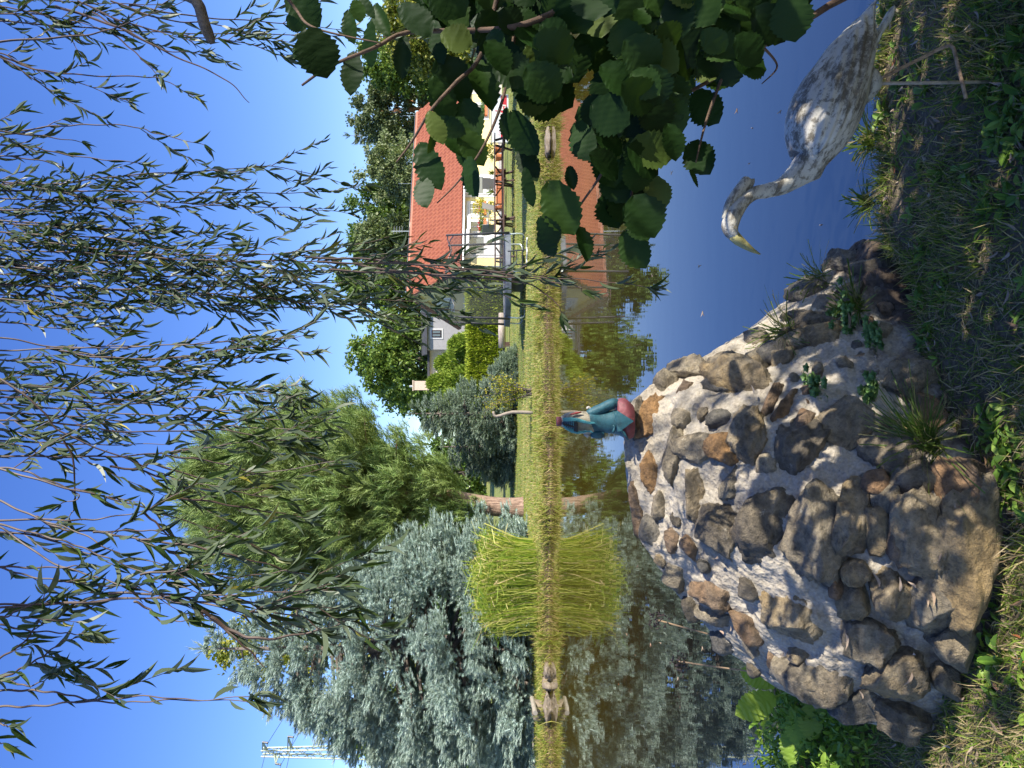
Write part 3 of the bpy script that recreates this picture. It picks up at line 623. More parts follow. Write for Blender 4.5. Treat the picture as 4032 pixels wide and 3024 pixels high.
for k in range(6):
    t = R(-148 + 60 * k); x, y = math.cos(t), math.sin(t); poles.append(t)
    b = MB(); b.add(*tube([(x * (TR + .06), y * (TR + .06), bedz - .1), (x * (TR + .02), y * (TR + .02), zt * .6), (x * (TR - .02), y * (TR - .02), zt)], [.035, .035, .028], 8)); obj('net_pole', b, flat('pole_foam', (.035, .036, .042), .6), tr, True)
    b = MB(); b.add(*tube(smooth_path([(x * TR, y * TR, bedz - .05), (x * (TR + .03), y * (TR + .03), .12), (x * (TR - .1), y * (TR - .1), .02), (x * (TR - .5), y * (TR - .5) + .2, .02)], 10), .026, 7)); obj('leg', b, flat('galvanised_tube', (.55, .6, .58), .3, .05, 4, .7), tr, True)
g = []; K = 60; RZ = 9
for j in range(RZ):
    u = j / (RZ - 1)
    for i in range(K):
        t = 2 * math.pi * i / K; dl = min(abs((t - q + math.pi) % (2 * math.pi) - math.pi) for q in poles); s = math.cos(math.pi * min(dl / R(30), 1) / 2)
        r = TR - .08 - .12 * (1 - s) * math.sin(math.pi * u); z = bedz + u * (zt - .04 - bedz) - (.16 * (1 - s)) * u ** 3; g.append((r * math.cos(t), r * math.sin(t), z))
b = MB(); b.add(g, [(j * K + i, j * K + (i + 1) % K, (j + 1) * K + (i + 1) % K, (j + 1) * K + i) for j in range(RZ - 1) for i in range(K)]); net = obj('safety_net', b, NETM, tr, True)
b = MB(); b.add(*tube(g[(RZ - 1) * K:] + [g[(RZ - 1) * K]], .016, 5)); obj('net_hem', b, DKMETAL, net)
lp = P(2004, 2065, 22.0); t = thing('step_ladder', 'dark metal step ladder hooked on the trampoline edge', 'ladder', (lp.x, 21.7, tg)); b = MB()
top = tg + bedz - .03
for s in (-.2, .2): b.add(*tube([(lp.x + s, 21.62, tg + .01), (lp.x + s, 21.86, top)], .018, 6))
for u in (.25, .55, .85): b.add(*beam((lp.x - .2, 21.62 + .24 * u, tg + (top - tg) * u), (lp.x + .2, 21.62 + .24 * u, tg + (top - tg) * u), .07, .025))
obj('frame', b, DKMETAL, t)
q = P(1900, 0, 23.6); b = MB(); b.add(*box(q.x - .2, q.x + .2, 23.4, 23.7, tg, tg + .34)); b.add(*box(q.x - .22, q.x + .22, 23.38, 23.72, tg + .34, tg + .38)); tag(obj('storage_box', b, flat('dark_green_plastic', (.03, .045, .042), .4), org=(q.x, 23.5, tg)), 'small dark storage box under the trampoline', 'box')
# hose on the lawn, white stick on the left bank
b = MB(); k = [P(U, 2079 + 3 * math.sin(U * .05), 21.5) for U in range(1985, 2085, 8)]; b.add(*tube([(x.x, 21.3 + .1 * math.sin(i), lawn_z(x.x, 21.4) + .03) for i, x in enumerate(k)], .022, 6)); tag(obj('white_hose', b, WH), 'short length of white hose lying on the lawn before the trampoline', 'hose')
b = MB(); b.add(*tube([(x, 18.9 + .02 * x, lawn_z(x, 18.9) + .03) for x in np.linspace(-9.6, -7.9, 9)], .02, 6)); tag(obj('pale_pole', b, flat('bleached_wood', (.55, .5, .42), .8)), 'thin pale pole lying in the grass before the tall blue spruce', 'pole')
# log bench
l0, l1 = P(1654, 0, 32.5).x, P(1792, 0, 32.5).x; lz = lawn_z(l0, 32.5); LOGM = bark('weathered_log', (.30, .24, .19), (.55, .47, .40), (1.2, 8, 8), .5)
t = thing('log_bench', 'weathered log laid as a bench between trampoline and hedge', 'bench', ((l0 + l1) / 2, 32.5, lz)); b = MB(); b.add(*tube([(l0, 32.5, lz + .33), ((l0 + l1) / 2, 32.52, lz + .34), (l1, 32.5, lz + .33)], [.15, .16, .15], 12)); obj('seat', b, LOGM, t, True)
for x in (l0 + .15, l1 - .25): b = MB(); b.add(*box(x - .1, x + .1, 32.4, 32.6, lz - .05, lz + .2)); obj('support', b, BRWOOD, t)

# picnic tables (one built, two copied)
def picnic():
    t = thing('picnic_table', 'x', 'picnic table', (0, 0, 0), 'brown picnic tables before the house', 0, True)
    b = MB()
    for y in (-.3, -.1, .1, .3): b.add(*box(-.95, .95, y - .09, y + .09, .70, .745))
    obj('table_top', b, BRWOOD, t)
    for y in (-.68, .68): b = MB(); b.add(*box(-.95, .95, y - .13, y + .13, .40, .445)); obj('bench_seat', b, BRWOOD, t)
    for x in (-.72, .72):
        b = MB(); b.add(*beam((x, -.70, 0), (x, -.22, .70), .11, .045, (1, 0, 0))); b.add(*beam((x, .70, 0), (x, .22, .70), .11, .045, (1, 0, 0))); b.add(*beam((x + .045, -.80, .36), (x + .045, .80, .36), .045, .10)); b.add(*beam((x, 0, .36), (x * .35, 0, .69), .09, .045)); obj('leg_frame', b, BRWOOD, t)
    return t
pt = picnic()
for i, (U, d, rz, lab) in enumerate(((2392, 29.5, .12, 'brown picnic table between the banner and the yellow potted shrub'), (2226, 29.0, -.08, 'middle brown picnic table in front of the house door'), (2075, 28.6, .05, 'brown picnic table partly hidden behind the trampoline'))):
    o = pt if i == 0 else copy_tree(pt); x = P(U, 0, d).x; o.location = (x, d, lawn_z(x, d) + .0); o.rotation_euler.z = rz; o['label'] = lab
# paved terrace
tz = lawn_z(8, 38); b = MB()
v = []
c0, c1 = np.array([HX, HY]) + a_ * .3 - n_ * 5.6, np.array([HX, HY]) + a_ * 15 - n_ * 5.6
e0, e1 = np.array([HX, HY]) + a_ * .3, np.array([HX, HY]) + a_ * 15
b.add([(*c0, tz - .3), (*c1, tz - .3), (*e1, tz - .3), (*e0, tz - .3), (*c0, tz + .12), (*c1, tz + .12), (*e1, tz + .12), (*e0, tz + .12)], [(4, 5, 6, 7), (0, 1, 5, 4), (1, 2, 6, 5), (3, 0, 4, 7)])
tag(obj('terrace', b, flat('pale_paving', (.42, .38, .33), .8, .1, 6)), kind='structure')
TZ = tz + .12
# terrace chairs
MESHF = flat('grey_mesh_fabric', (.20, .195, .185), .7, .15, 60); TUBE = flat('silver_tube', (.62, .63, .62), .3, .04, 5, .7)
def chair():
    t = thing('terrace_chair', 'x', 'chair', (0, 0, 0), 'metal terrace chairs', 0, True)
    b = MB(); b.add(*beam((0, -.24, .44), (0, .22, .42), .48, .02)); obj('seat', b, MESHF, t)
    b = MB(); b.add(*beam((0, .22, .46), (0, .36, 1.02), .48, .02, (0, 1, 0))); obj('backrest', b, MESHF, t)
    for s in (-.26, .26):
        b = MB(); b.add(*tube(smooth_path([(s, -.26, 0), (s, -.25, .42), (s, -.22, .62), (s, .0, .66), (s, .24, .62), (s, .30, .80), (s, .37, 1.04)], 16), .016, 6)); b.add(*tube([(s, .18, .5), (s, .3, 0)], .016, 6)); obj('side_frame', b, TUBE, t)
    return t
c0_ = chair()
for i, (U, d, rz, lab) in enumerate(((2128, 36.5, 2.6, 'grey mesh chair turned sideways beside the trampoline and geranium box'), (2188, 36.2, -2.3, 'silver armed chair in front of the yellow potted shrub'), (2298, 37.0, 3.0, 'grey mesh chair standing before the white middle door'))):
    o = c0_ if i == 0 else copy_tree(c0_); x = P(U, 0, d).x; o.location = (x, d, TZ); o.rotation_euler.z = rz; o['label'] = lab
# round bistro table
x = P(2160, 0, 36).x; t = thing('bistro_table', 'small round terrace table on thin silver legs', 'table', (x, 36, TZ)); b = MB(); b.add(*tube([(x, 36, TZ + .70), (x, 36, TZ + .73)], .38, 18)); obj('table_top', b, flat('dull_glass_top', (.16, .2, .2), .2), t)
for k in range(3): b = MB(); b.add(*tube([(x + .05 * math.cos(k * 2.1), 36 + .05 * math.sin(k * 2.1), TZ + .70), (x + .3 * math.cos(k * 2.1), 36 + .3 * math.sin(k * 2.1), TZ)], .016, 5)); obj('leg', b, TUBE, t)
# potted plants
YFL = leafmat('yellow_blossom', [(0, (.42, .38, .03)), (1, (.75, .60, .06))], .25, tcol=(.7, .55, .05)); PLM = leafmat('palm_blades', [(0, (.08, .15, .03)), (1, (.20, .27, .07))], .2)
def pot(x, y, z, r, h, t):
    b = MB(); b.add(*loft([[(x + rr * math.cos(k), y + rr * math.sin(k), z + hh) for k in np.linspace(0, 2 * math.pi, 15)[:-1]] for rr, hh in ((r * .72, 0), (r, h), (r * 1.08, h), (r * 1.08, h * 1.08), (r * .9, h * 1.08))])); obj('pot', b, TERRA, t)
def potted(U, d, kind, hh, lab):
    x = P(U, 0, d).x; t = thing('potted_plant', lab, 'potted plant', (x, d, TZ), 'pots on the terrace'); pot(x, d, TZ, .2, .34, t); b = MB()
    if kind == 'y':
        for k in range(16): b.add(*leafball((x + rng.normal() * .25, d + rng.normal() * .2, TZ + .5 + rng.uniform(0, hh)), (.16, .16, .14), 40, .07))
        obj('blossom', b, YFL, t); g = MB(); g.add(*leafball((x, d, TZ + .55), (.3, .25, .3), 150, .10)); obj('leaves', g, GERL, t)
    else:
        n = 34; a = rng.uniform(0, 6.28, n); e = rng.uniform(.2, 1.3, n); dd = np.stack([np.cos(a) * np.cos(e), np.sin(a) * np.cos(e), np.sin(e)], 1); b.add(*inst(*T_BLADE, np.tile([x, d, TZ + .45], (n, 1)), dd, np.tile([0, 0, 1.0], (n, 1)), hh * rng.uniform(.7, 1.1, n), .05)); obj('leaves', b, PLM, t)
potted(2205, 37.6, 'y', .9, 'tall yellow flowering shrub in a pot between the two geranium windows'); potted(2436, 37.5, 'y', 1.15, 'yellow flowering shrub in a pot beside the end of the banner')
potted(2405, 36.9, 'p', .75, 'spiky green palm in a pot behind the picnic table nearest the banner'); potted(2268, 36.6, 'p', .6, 'feathery green plant in a pot in front of the middle door'); potted(2345, 37.2, 'p', .45, 'low spiky plant in a pot against the bare yellow wall')
for i, (U, lab) in enumerate(((2250, 'brown trough before the middle door on its trampoline side'), (2310, 'brown trough before the middle door on its banner side'))):
    x = P(U, 0, 35.6).x; b = MB(); b.add(*box(x - .34, x + .34, 35.5, 35.8, TZ, TZ + .34)); b.add(*box(x - .36, x + .36, 35.47, 35.83, TZ + .34, TZ + .38)); tag(obj('terrace_trough', b, TERRA, org=(x, 35.6, TZ)), lab, 'planter', 'brown troughs on the terrace')
# banner on a frame: white sheet, red band, white letters
d = 34.0; q0, q1 = P(2462, 2004, d), P(2652, 1934, d); bz = lawn_z(q0.x, d)
t = thing('banner', 'white advertising banner with a red lettered band on a pale frame', 'banner', ((q0.x + q1.x) / 2, d, bz))
b = MB()
for x in (q0.x, (q0.x + q1.x) / 2, q1.x): b.add(*tube([(x, d + .04, bz - .02), (x, d + .04, q1.z)], .025, 6))
b.add(*tube([(q0.x, d + .04, q1.z), (q1.x, d + .04, q1.z)], .025, 6)); obj('frame', b, TUBE, t)
b = MB(); b.add(*box(q0.x + .03, q1.x - .03, d - .005, d + .005, q0.z, q1.z - .03)); sh = obj('sheet', b, flat('banner_white', (.66, .70, .74), .5, .03), t)
hz_ = q1.z - q0.z; b = MB(); zb = q0.z + .10; RED = flat('banner_red', (.50, .02, .035), .5, .04)
b.add([(q0.x + .32, d - .009, zb), (q1.x - .05, d - .009, zb), (q1.x - .05, d - .009, zb + hz_ * .34), (q0.x + .24, d - .009, zb + hz_ * .34)], [(0, 1, 2, 3)])
ornament = [(q0.x + .30 + .07 * k, d - .0095, zb + hz_ * .40 + .03 * (k % 2)) for k in range(4)]
for c in ornament: b.add([(c[0] - .02, c[1], c[2]), (c[0], c[1], c[2] - .025), (c[0] + .02, c[1], c[2]), (c[0], c[1], c[2] + .025)], [(0, 1, 2, 3)])
c = (q0.x + 1.42, d - .0095, q0.z + hz_ * .72); b.add([(c[0] - .03, c[1], c[2]), (c[0], c[1], c[2] - .07), (c[0] + .03, c[1], c[2]), (c[0], c[1], c[2] + .07)], [(0, 1, 2, 3)])
obj('red_band', b, RED, sh)
b = MB(); b.add(*box(q0.x + .0, q1.x, d - .02, d + .0, q0.z - .10, q0.z - .005)); obj('lower_board', b, BRWOOD, t)
cu = bpy.data.curves.new('lettering', 'FONT'); cu.body = 'STEI'; cu.size = .40; cu.extrude = .001; cu.shear = .12; cu.offset = .012; lo = bpy.data.objects.new('lettering', cu); COL.objects.link(lo)
dg = bpy.context.evaluated_depsgraph_get(); me = bpy.data.meshes.new_from_object(lo.evaluated_get(dg)); bpy.data.objects.remove(lo); lo = bpy.data.objects.new('lettering', me); COL.objects.link(lo); me.materials.clear(); me.materials.append(WH)
lo.parent = sh; lo.location = Vector((q0.x + .98, d - .013, zb + .05)) - Vector(ORG[t.name]); lo.rotation_euler = (math.pi / 2, 0, 0)
# lamp glimpsed through the hazel
q = P(2782, 1740, 33); g = lawn_z(q.x, 33); t = thing('street_lamp', 'white lamp head on a thin pale post glimpsed through the hazel leaves', 'lamp', (q.x + .55, 33, g))
b = MB(); b.add(*tube([(q.x + .55, 33, g), (q.x + .55, 33, q.z - .15), (q.x + .4, 33, q.z), (q.x, 33, q.z)], .045, 7)); obj('post', b, ZINC, t)
b = MB(); b.add(*loft([[(q.x + a * .32 * s, 33 + c * .16 * s, q.z + h) for a, c in ((-1, -1), (1, -1), (1, 1), (-1, 1))] for s, h in ((.7, -.1), (1, -.05), (1, .10), (.55, .2))])); obj('lamp_head', b, WH, t)

# ------------------------------------------------------------------ far bank: stones, shrub, grass clump, edge grass
def rock(c, rad, seed, sub=3, rough=.12, planes=7, frame=None, sq=.8):
    import bmesh
    bm = bmesh.new(); bmesh.ops.create_icosphere(bm, subdivisions=sub, radius=1.0); v = np.array([x.co[:] for x in bm.verts]); f = np.array([[q.index for q in y.verts] for y in bm.faces]); bm.free()
    r_ = np.random.default_rng(seed); v = np.sign(v) * np.abs(v) ** sq; v /= np.abs(v).max(1, keepdims=True) ** .35
    off = r_.uniform(0, 90, 3)
    n = np.array([noise.fractal(Vector(x * 1.1 + off), .9, 2.1, 4) for x in v]); v = v * (1 + rough * n)[:, None]
    for k in range(planes):
        pn = norm(r_.normal(size=3) * np.array([1, 1, .8])); h = r_.uniform(.62, .95); e = v @ pn - h; v = v - np.outer(np.maximum(e, 0) * .96, pn)
    n2 = np.array([noise.fractal(Vector(x * 4.5 + off), .8, 2.1, 4) for x in v]); n3 = np.array([noise.fractal(Vector((x[0] * 1.6, x[1] * 8.5 + x[0] * 1.2, x[2] * 8.5)) + Vector(off), .8, 2.1, 3) for x in v]); v = v * (1 + rough * (.55 * n2 + .55 * n3))[:, None]
    v = v * np.array(rad)
    if frame is not None: v = v @ np.array(frame)
    return v + np.array(c), f
m, nt, p = mat('bleached_bank_stone'); n1 = N(nt, 'TexNoise', Scale=4.0, Detail=8.0, Roughness=.7); nt.links.new(coords(nt), n1.inputs['Vector'])
nt.links.new(ramp(nt, n1.outputs[0], [(.3, (.10, .075, .045)), (.5, (.19, .15, .105)), (.7, (.27, .225, .17))]).outputs[0], p.inputs['Base Color']); p.inputs['Roughness'].default_value = .9; bump(nt, p, n1.outputs[0], .6, .05); PALEST = m
for i, (U, w_, h_, lab) in enumerate(((402, .22, .10, 'small cracked pale bank stone nearest the light grass clump'), (352, .18, .13, 'squarish pale stone between two others below the tall spruce'), (272, .40, .13, 'long pale stone at the water edge below the tall spruce'), (240, .24, .20, 'rounded pale stone standing behind the long bank stone'), (2440, .36, .07, 'long pale mossy slab at the water edge below the house'))):
    x = P(U, 0, 17.9).x; y = bank_y(x) + (.05 if i != 3 else .34)
    tag(obj('bank_stone', MB().add(*rock((x, y, .05 if i != 3 else .22), (w_, .30, h_), 40 + i, 4, .17, 16, None, .8)), PALEST, None, True, (x, y, 0)), lab, 'stone', 'pale stones along the far bank')
b = MB(); x = P(262, 0, 17.8).x; b.add(*tube([(x, bank_y(x) - .22, .36), (x, bank_y(x) + .6, .38)], .055, 10)); tag(obj('drain_pipe', b, flat('pale_pipe', (.28, .25, .2), .7), org=(x, bank_y(x), .36)), 'short pale pipe end poking out above the long bank stone', 'pipe')
BLADE = leafmat('bank_grass', [(0, (.13, .19, .02)), (.35, (.24, .29, .035)), (.6, (.40, .37, .09)), (.8, (.48, .36, .16)), (1, (.34, .22, .10))], .3, .5, tcol=(.4, .42, .07))
REED = leafmat('light_clump_grass', [(0, (.06, .13, .015)), (.3, (.17, .27, .025)), (.6, (.36, .43, .05)), (.85, (.62, .60, .16)), (1, (.60, .46, .24))], .35, .45, tcol=(.45, .5, .06))
# edge grass fringe and lawn tufts
mb = MB(); n = 27000; x = rng.uniform(-11, 13, n); by = np.array([bank_y(t) for t in x]); off = np.abs(rng.normal(size=n)) * .45 - .10; y = by + off
z = np.array([lawn_z(a, b) for a, b in zip(x, y)]); z = np.maximum(z, -.02)
dd = np.stack([rng.normal(size=n) * .35, -.25 + rng.normal(size=n) * .35, np.full(n, .9)], 1)
mb.add(*inst(*T_BLADE, np.stack([x, y, z - .02], 1), dd, rand_dir(n), rng.uniform(.03, .10, n) * np.where(rng.random(n) < .12, 1.9, 1), .016))
n = 26000; x = rng.uniform(-11, 15, n); y = 18.2 + rng.uniform(0, 1, n) ** 1.7 * 14; z = np.array([lawn_z(a, b) for a, b in zip(x, y)])
mb.add(*inst(*T_BLADE, np.stack([x, y, z - .01], 1), norm(rng.normal(size=(n, 3)) * .4 + [0, 0, 1]), rand_dir(n), rng.uniform(.04, .09, n), .022))
for _ in range(75):                                     # uneven taller weeds leaning over the edge
    x0_ = rng.uniform(-10.5, 12); k = rng.integers(25, 75); x = x0_ + rng.normal(size=k) * .10; y = bank_y(x0_) + rng.uniform(.0, .4) + rng.normal(size=k) * .07; z = np.array([max(0, lawn_z(a, b)) for a, b in zip(x, y)])
    mb.add(*inst(*T_BLADE, np.stack([x, y, z - .01], 1), norm(rng.normal(size=(k, 3)) * .35 + [0, -.25, .9]), rand_dir(k), rng.uniform(.12, .34, k) * rng.uniform(.6, 1.2), .016))
tag(obj('bank_grass', mb, BLADE), 'bright green and straw coloured grass along the far bank', 'grass', kind='stuff')
# the arching ornamental grass
gx0, gx1 = P(548, 0, 18.6).x, P(892, 0, 18.6).x; t = thing('ornamental_grass', 'wide clump of bright yellow green grass on the bank before the blue spruce', 'grass clump', ((gx0 + gx1) / 2, 18.7, .26)); mb = MB()
gc, gw = (gx0 + gx1) / 2, (gx1 - gx0) / 2
for _ in range(4600):
    a = rng.uniform(-.88, .88) + rng.normal() * .06; b_ = rng.normal() * .30; s = np.array([gc + a * gw, 18.75 + b_, .26]); L = rng.uniform(.5, 1.66) * (1 - .12 * a * a) * (1 + .12 * math.sin(a * 9))
    o = norm(np.array([a * .05 + rng.normal() * .13, b_ * .3 + rng.normal() * .2, 1.0])); e = s + o * L * .85; tip = e + np.array([rng.normal() * .55, rng.normal() * .5, .6 - 1.0 * rng.random()]) * L * .3
    pth = smooth_path([s, s + o * L * .45 + [rng.normal() * .04, 0, 0], e, tip], 5); side = np.array([.0068, 0, .005 * rng.normal()]); mb.add(np.vstack([pth - side, pth + side]), [(i, i + 1, 6 + i, 5 + i) for i in range(4)])
obj('blades', mb, REED, t)
# yellow shrub with the leaning bleached stake
q = P(1478, 1900, 19.6); g = lawn_z(q.x, 19.6); t = thing('garden_shrub', 'thin yellow flowering shrub on the bank beside a bleached stake', 'shrub', (q.x, 19.6, g)); st, lf = MB(), MB()
for k in range(26):
    tip = np.array([q.x + rng.uniform(-.62, .5), 19.6 + rng.uniform(-.4, .4), g + rng.uniform(.55, 1.5)]); s = np.array([q.x + rng.normal() * .06, 19.6 + rng.normal() * .06, g - .02]); pth = smooth_path([s, (s + tip) / 2 + [0, 0, .15], tip], 8); st.add(*tube(pth, list(np.linspace(.010, .004, 8)), 4))
    n = 46; u = rng.uniform(.3, 1, n); i = (u * 7).astype(int); pos = pth[i] + rng.normal(size=(n, 3)) * .07; lf.add(*inst(*T_DIAM, pos, rand_dir(n) + [0, 0, .2], rand_dir(n), rng.uniform(.04, .075, n), .035))
obj('stems', st, B_GREY, t); obj('leaves', lf, leafmat('yellow_shrub_leaves', [(0, (.12, .18, .02)), (.5, (.30, .30, .03)), (1, (.55, .45, .04))], .3), t)
b = MB(); a0, a1 = P(1398, 2090, 19.2), P(1384, 1946, 19.2); b.add(*tube(smooth_path([(a0.x, 19.2, lawn_z(a0.x, 19.2) - .03), (a0.x + .02, 19.2, .8), (a1.x, 19.22, a1.z - .05), (a1.x + .13, 19.22, a1.z + .02)], 10), list(np.linspace(.05, .032, 10)), 8)); tag(obj('wooden_stake', b, flat('bleached_stake', (.26, .215, .17), .8, .15, 12), None, True, (a0.x, 19.2, .3)), 'bleached leaning stake with a crooked top on the bank', 'stake')
# ------------------------------------------------------------------ the mortared stone wall at the pond edge
def wall_pt(U, V, d): return np.array(P(U, V, d))
def gnd(U, V): d = (EYE - NEAR_Z) * F / (V - HOR); return np.array(P(U, V, d))
BASE = [np.array((-1.13, 2.52, .16)), gnd(140, 3640), gnd(400, 3860), gnd(800, 3990), gnd(1100, 3960), gnd(1300, 3790), gnd(1600, 3660), gnd(1850, 3510), gnd(2080, 3430)]
CREST = [np.array((-1.13, 2.62, .24)), wall_pt(300, 3090, 2.5), wall_pt(540, 2790, 2.56), wall_pt(830, 2570, 2.62), wall_pt(1020, 2490, 2.68), wall_pt(1420, 2480, 2.74), wall_pt(1590, 2740, 2.74), wall_pt(1850, 3130, 2.72), wall_pt(2080, 3400, 2.64)]
NC, NR = 240, 96
bs, cs = smooth_path(BASE, NC), smooth_path(CREST, NC); rows = []
for j in range(NR + 14):
    if j <= NR:
        t = j / NR; bul = .10 * math.sin(math.pi * min(1, t * 1.05)) * (1 - .35 * t)
        row = bs * (1 - t) + cs * t
        hgt = np.clip((cs[:, 2] - bs[:, 2]) / .7, 0, 1)
        row = row + np.stack([np.zeros(NC), -bul * hgt, bul * .7 * hgt], 1)
        if j == 0: row[:, 2] -= .10
    else:
        t = (j - NR) / 13; row = cs + np.stack([np.zeros(NC), .04 + .20 * min(1, t * 2.2) * np.ones(NC), -(cs[:, 2] + .3) * max(0, t * 1.12 - .12) ** 1.2 - .01], 1)
    rows.append(row)
V_ = np.vstack(rows); smoothV = V_.copy()
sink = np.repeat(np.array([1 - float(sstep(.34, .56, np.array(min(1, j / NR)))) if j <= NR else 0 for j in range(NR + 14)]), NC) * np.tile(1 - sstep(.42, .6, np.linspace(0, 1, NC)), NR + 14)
Fq = np.array([(j * NC + i, j * NC + i + 1, (j + 1) * NC + i + 1, (j + 1) * NC + i) for j in range(len(rows) - 1) for i in range(NC - 1)])
bvh = BVHTree.FromPolygons([Vector(x) for x in smoothV], [tuple(int(t) for t in q) for q in Fq])
for i in range(len(V_)):
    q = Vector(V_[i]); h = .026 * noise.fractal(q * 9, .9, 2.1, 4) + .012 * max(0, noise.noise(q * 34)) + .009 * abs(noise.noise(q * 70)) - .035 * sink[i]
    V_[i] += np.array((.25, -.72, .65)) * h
wall_o = thing('stone_wall', 'rough mound-like wall of big stones set in pale crumbling mortar at the pond edge', 'stone wall', (-.3, 2.3, .2))
m, nt, p = mat('pale_mortar'); n1 = N(nt, 'TexNoise', Scale=7.0, Detail=9.0, Roughness=.72); n2 = N(nt, 'TexVoronoi', Scale=55.0); n3 = N(nt, 'TexNoise', Scale=120.0, Detail=4.0)
for q in (n1, n2, n3): nt.links.new(coords(nt), q.inputs['Vector'])
a = ramp(nt, n1.outputs[0], [(.28, (.15, .125, .09)), (.48, (.30, .265, .205)), (.7, (.45, .41, .335))]).outputs[0]
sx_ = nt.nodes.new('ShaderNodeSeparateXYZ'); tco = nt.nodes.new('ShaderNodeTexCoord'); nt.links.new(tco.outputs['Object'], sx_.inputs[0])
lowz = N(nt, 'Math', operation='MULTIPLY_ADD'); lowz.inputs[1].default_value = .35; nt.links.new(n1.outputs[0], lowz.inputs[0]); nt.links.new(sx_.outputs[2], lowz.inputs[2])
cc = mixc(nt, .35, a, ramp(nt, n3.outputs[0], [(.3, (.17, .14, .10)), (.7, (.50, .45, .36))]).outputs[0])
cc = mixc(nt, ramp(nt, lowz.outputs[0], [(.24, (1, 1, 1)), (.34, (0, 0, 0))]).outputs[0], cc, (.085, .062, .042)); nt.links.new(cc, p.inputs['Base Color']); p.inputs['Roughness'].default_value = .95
b1 = bump(nt, p, n3.outputs[0], .8, .006); b2 = nt.nodes.new('ShaderNodeBump'); b2.inputs['Strength'].default_value = .55; b2.inputs['Distance'].default_value = .010
nt.links.new(n2.outputs['Distance'], b2.inputs['Height']); nt.links.new(b1.outputs[0], b2.inputs['Normal']); nt.links.new(b2.outputs[0], p.inputs['Normal'])
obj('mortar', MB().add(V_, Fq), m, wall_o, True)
def stonemat(name, dark, mid, light, ochre, of=.5, white=.68):
    dark, mid, light, ochre = [(a * 1.02, b, c * .93) for a, b, c in (dark, mid, light, ochre)]
    m, nt, p = mat(name); oi = nt.nodes.new('ShaderNodeObjectInfo'); tc = nt.nodes.new('ShaderNodeTexCoord'); ad = nt.nodes.new('ShaderNodeVectorMath'); ad.operation = 'MULTIPLY_ADD'
    nt.links.new(oi.outputs['Random'], ad.inputs[0]); ad.inputs[1].default_value = (37, 19, 53); nt.links.new(tc.outputs['Object'], ad.inputs[2])
    mp = nt.nodes.new('ShaderNodeMapping'); mp.inputs['Scale'].default_value = (1, 1.2, 2.6); mp.inputs['Rotation'].default_value = (.2, .35, 0); nt.links.new(ad.outputs[0], mp.inputs[0])
    n1 = N(nt, 'TexNoise', Scale=5.5, Detail=9.0, Roughness=.68); n2 = N(nt, 'TexNoise', Scale=3.0, Detail=5.0, Roughness=.6); n3 = N(nt, 'TexNoise', Scale=75.0, Detail=6.0, Roughness=.7); n4 = N(nt, 'TexNoise', Scale=14.0, Detail=7.0, Roughness=.75); n5 = N(nt, 'TexNoise', Scale=38.0, Detail=6.0, Roughness=.7)
    for q in (n1, n2): nt.links.new(mp.outputs[0], q.inputs['Vector'])
    for q in (n3, n4, n5): nt.links.new(ad.outputs[0], q.inputs['Vector'])
    a = ramp(nt, n1.outputs[0], [(.30, dark), (.5, mid), (.72, light)]).outputs[0]
    c = mixc(nt, ramp(nt, n2.outputs[0], [(of - .04, (0, 0, 0)), (of + .14, (1, 1, 1))]).outputs[0], a, ochre)
    c = mixc(nt, ramp(nt, n4.outputs[0], [(white - .03, (0, 0, 0)), (white + .03, (.85, .85, .85))]).outputs[0], c, (.48, .44, .35))
    mx = nt.nodes.new('ShaderNodeMix'); mx.data_type = 'RGBA'; mx.blend_type = 'MULTIPLY'; mx.inputs[0].default_value = 1
    nt.links.new(c, mx.inputs[6]); nt.links.new(ramp(nt, n5.outputs[0], [(.28, (.32, .31, .29)), (.5, (.95, .94, .9)), (.7, (1.5, 1.45, 1.35))]).outputs[0], mx.inputs[7]); nt.links.new(mx.outputs[2], p.inputs['Base Color'])
    p.inputs['Roughness'].default_value = .82; b1 = bump(nt, p, n3.outputs[0], .8, .008); b2 = nt.nodes.new('ShaderNodeBump'); b2.inputs['Strength'].default_value = 1.0; b2.inputs['Distance'].default_value = .028
    nt.links.new(n5.outputs[0], b2.inputs['Height']); nt.links.new(b1.outputs[0], b2.inputs['Normal']); nt.links.new(b2.outputs[0], p.inputs['Normal']); return m
SM = {'d': stonemat('dark_stone', (.070, .060, .048), (.155, .132, .10), (.29, .245, .18), (.24, .175, .095), .66),
      'g': stonemat('grey_stone', (.11, .096, .076), (.23, .20, .155), (.40, .35, .265), (.27, .21, .14), .62),
      't': stonemat('tan_stone', (.12, .098, .068), (.26, .215, .15), (.41, .345, .25), (.36, .26, .13), .52),
      'b': stonemat('brown_stone', (.10, .07, .05), (.20, .145, .10), (.31, .23, .165), (.25, .15, .08), .5),
      'o': stonemat('ochre_stone', (.13, .085, .05), (.25, .165, .095), (.36, .26, .16), (.32, .185, .08), .45),
      'u': stonemat('bluish_stone', (.068, .065, .06), (.135, .128, .115), (.26, .24, .21), (.17, .15, .125), .62)}
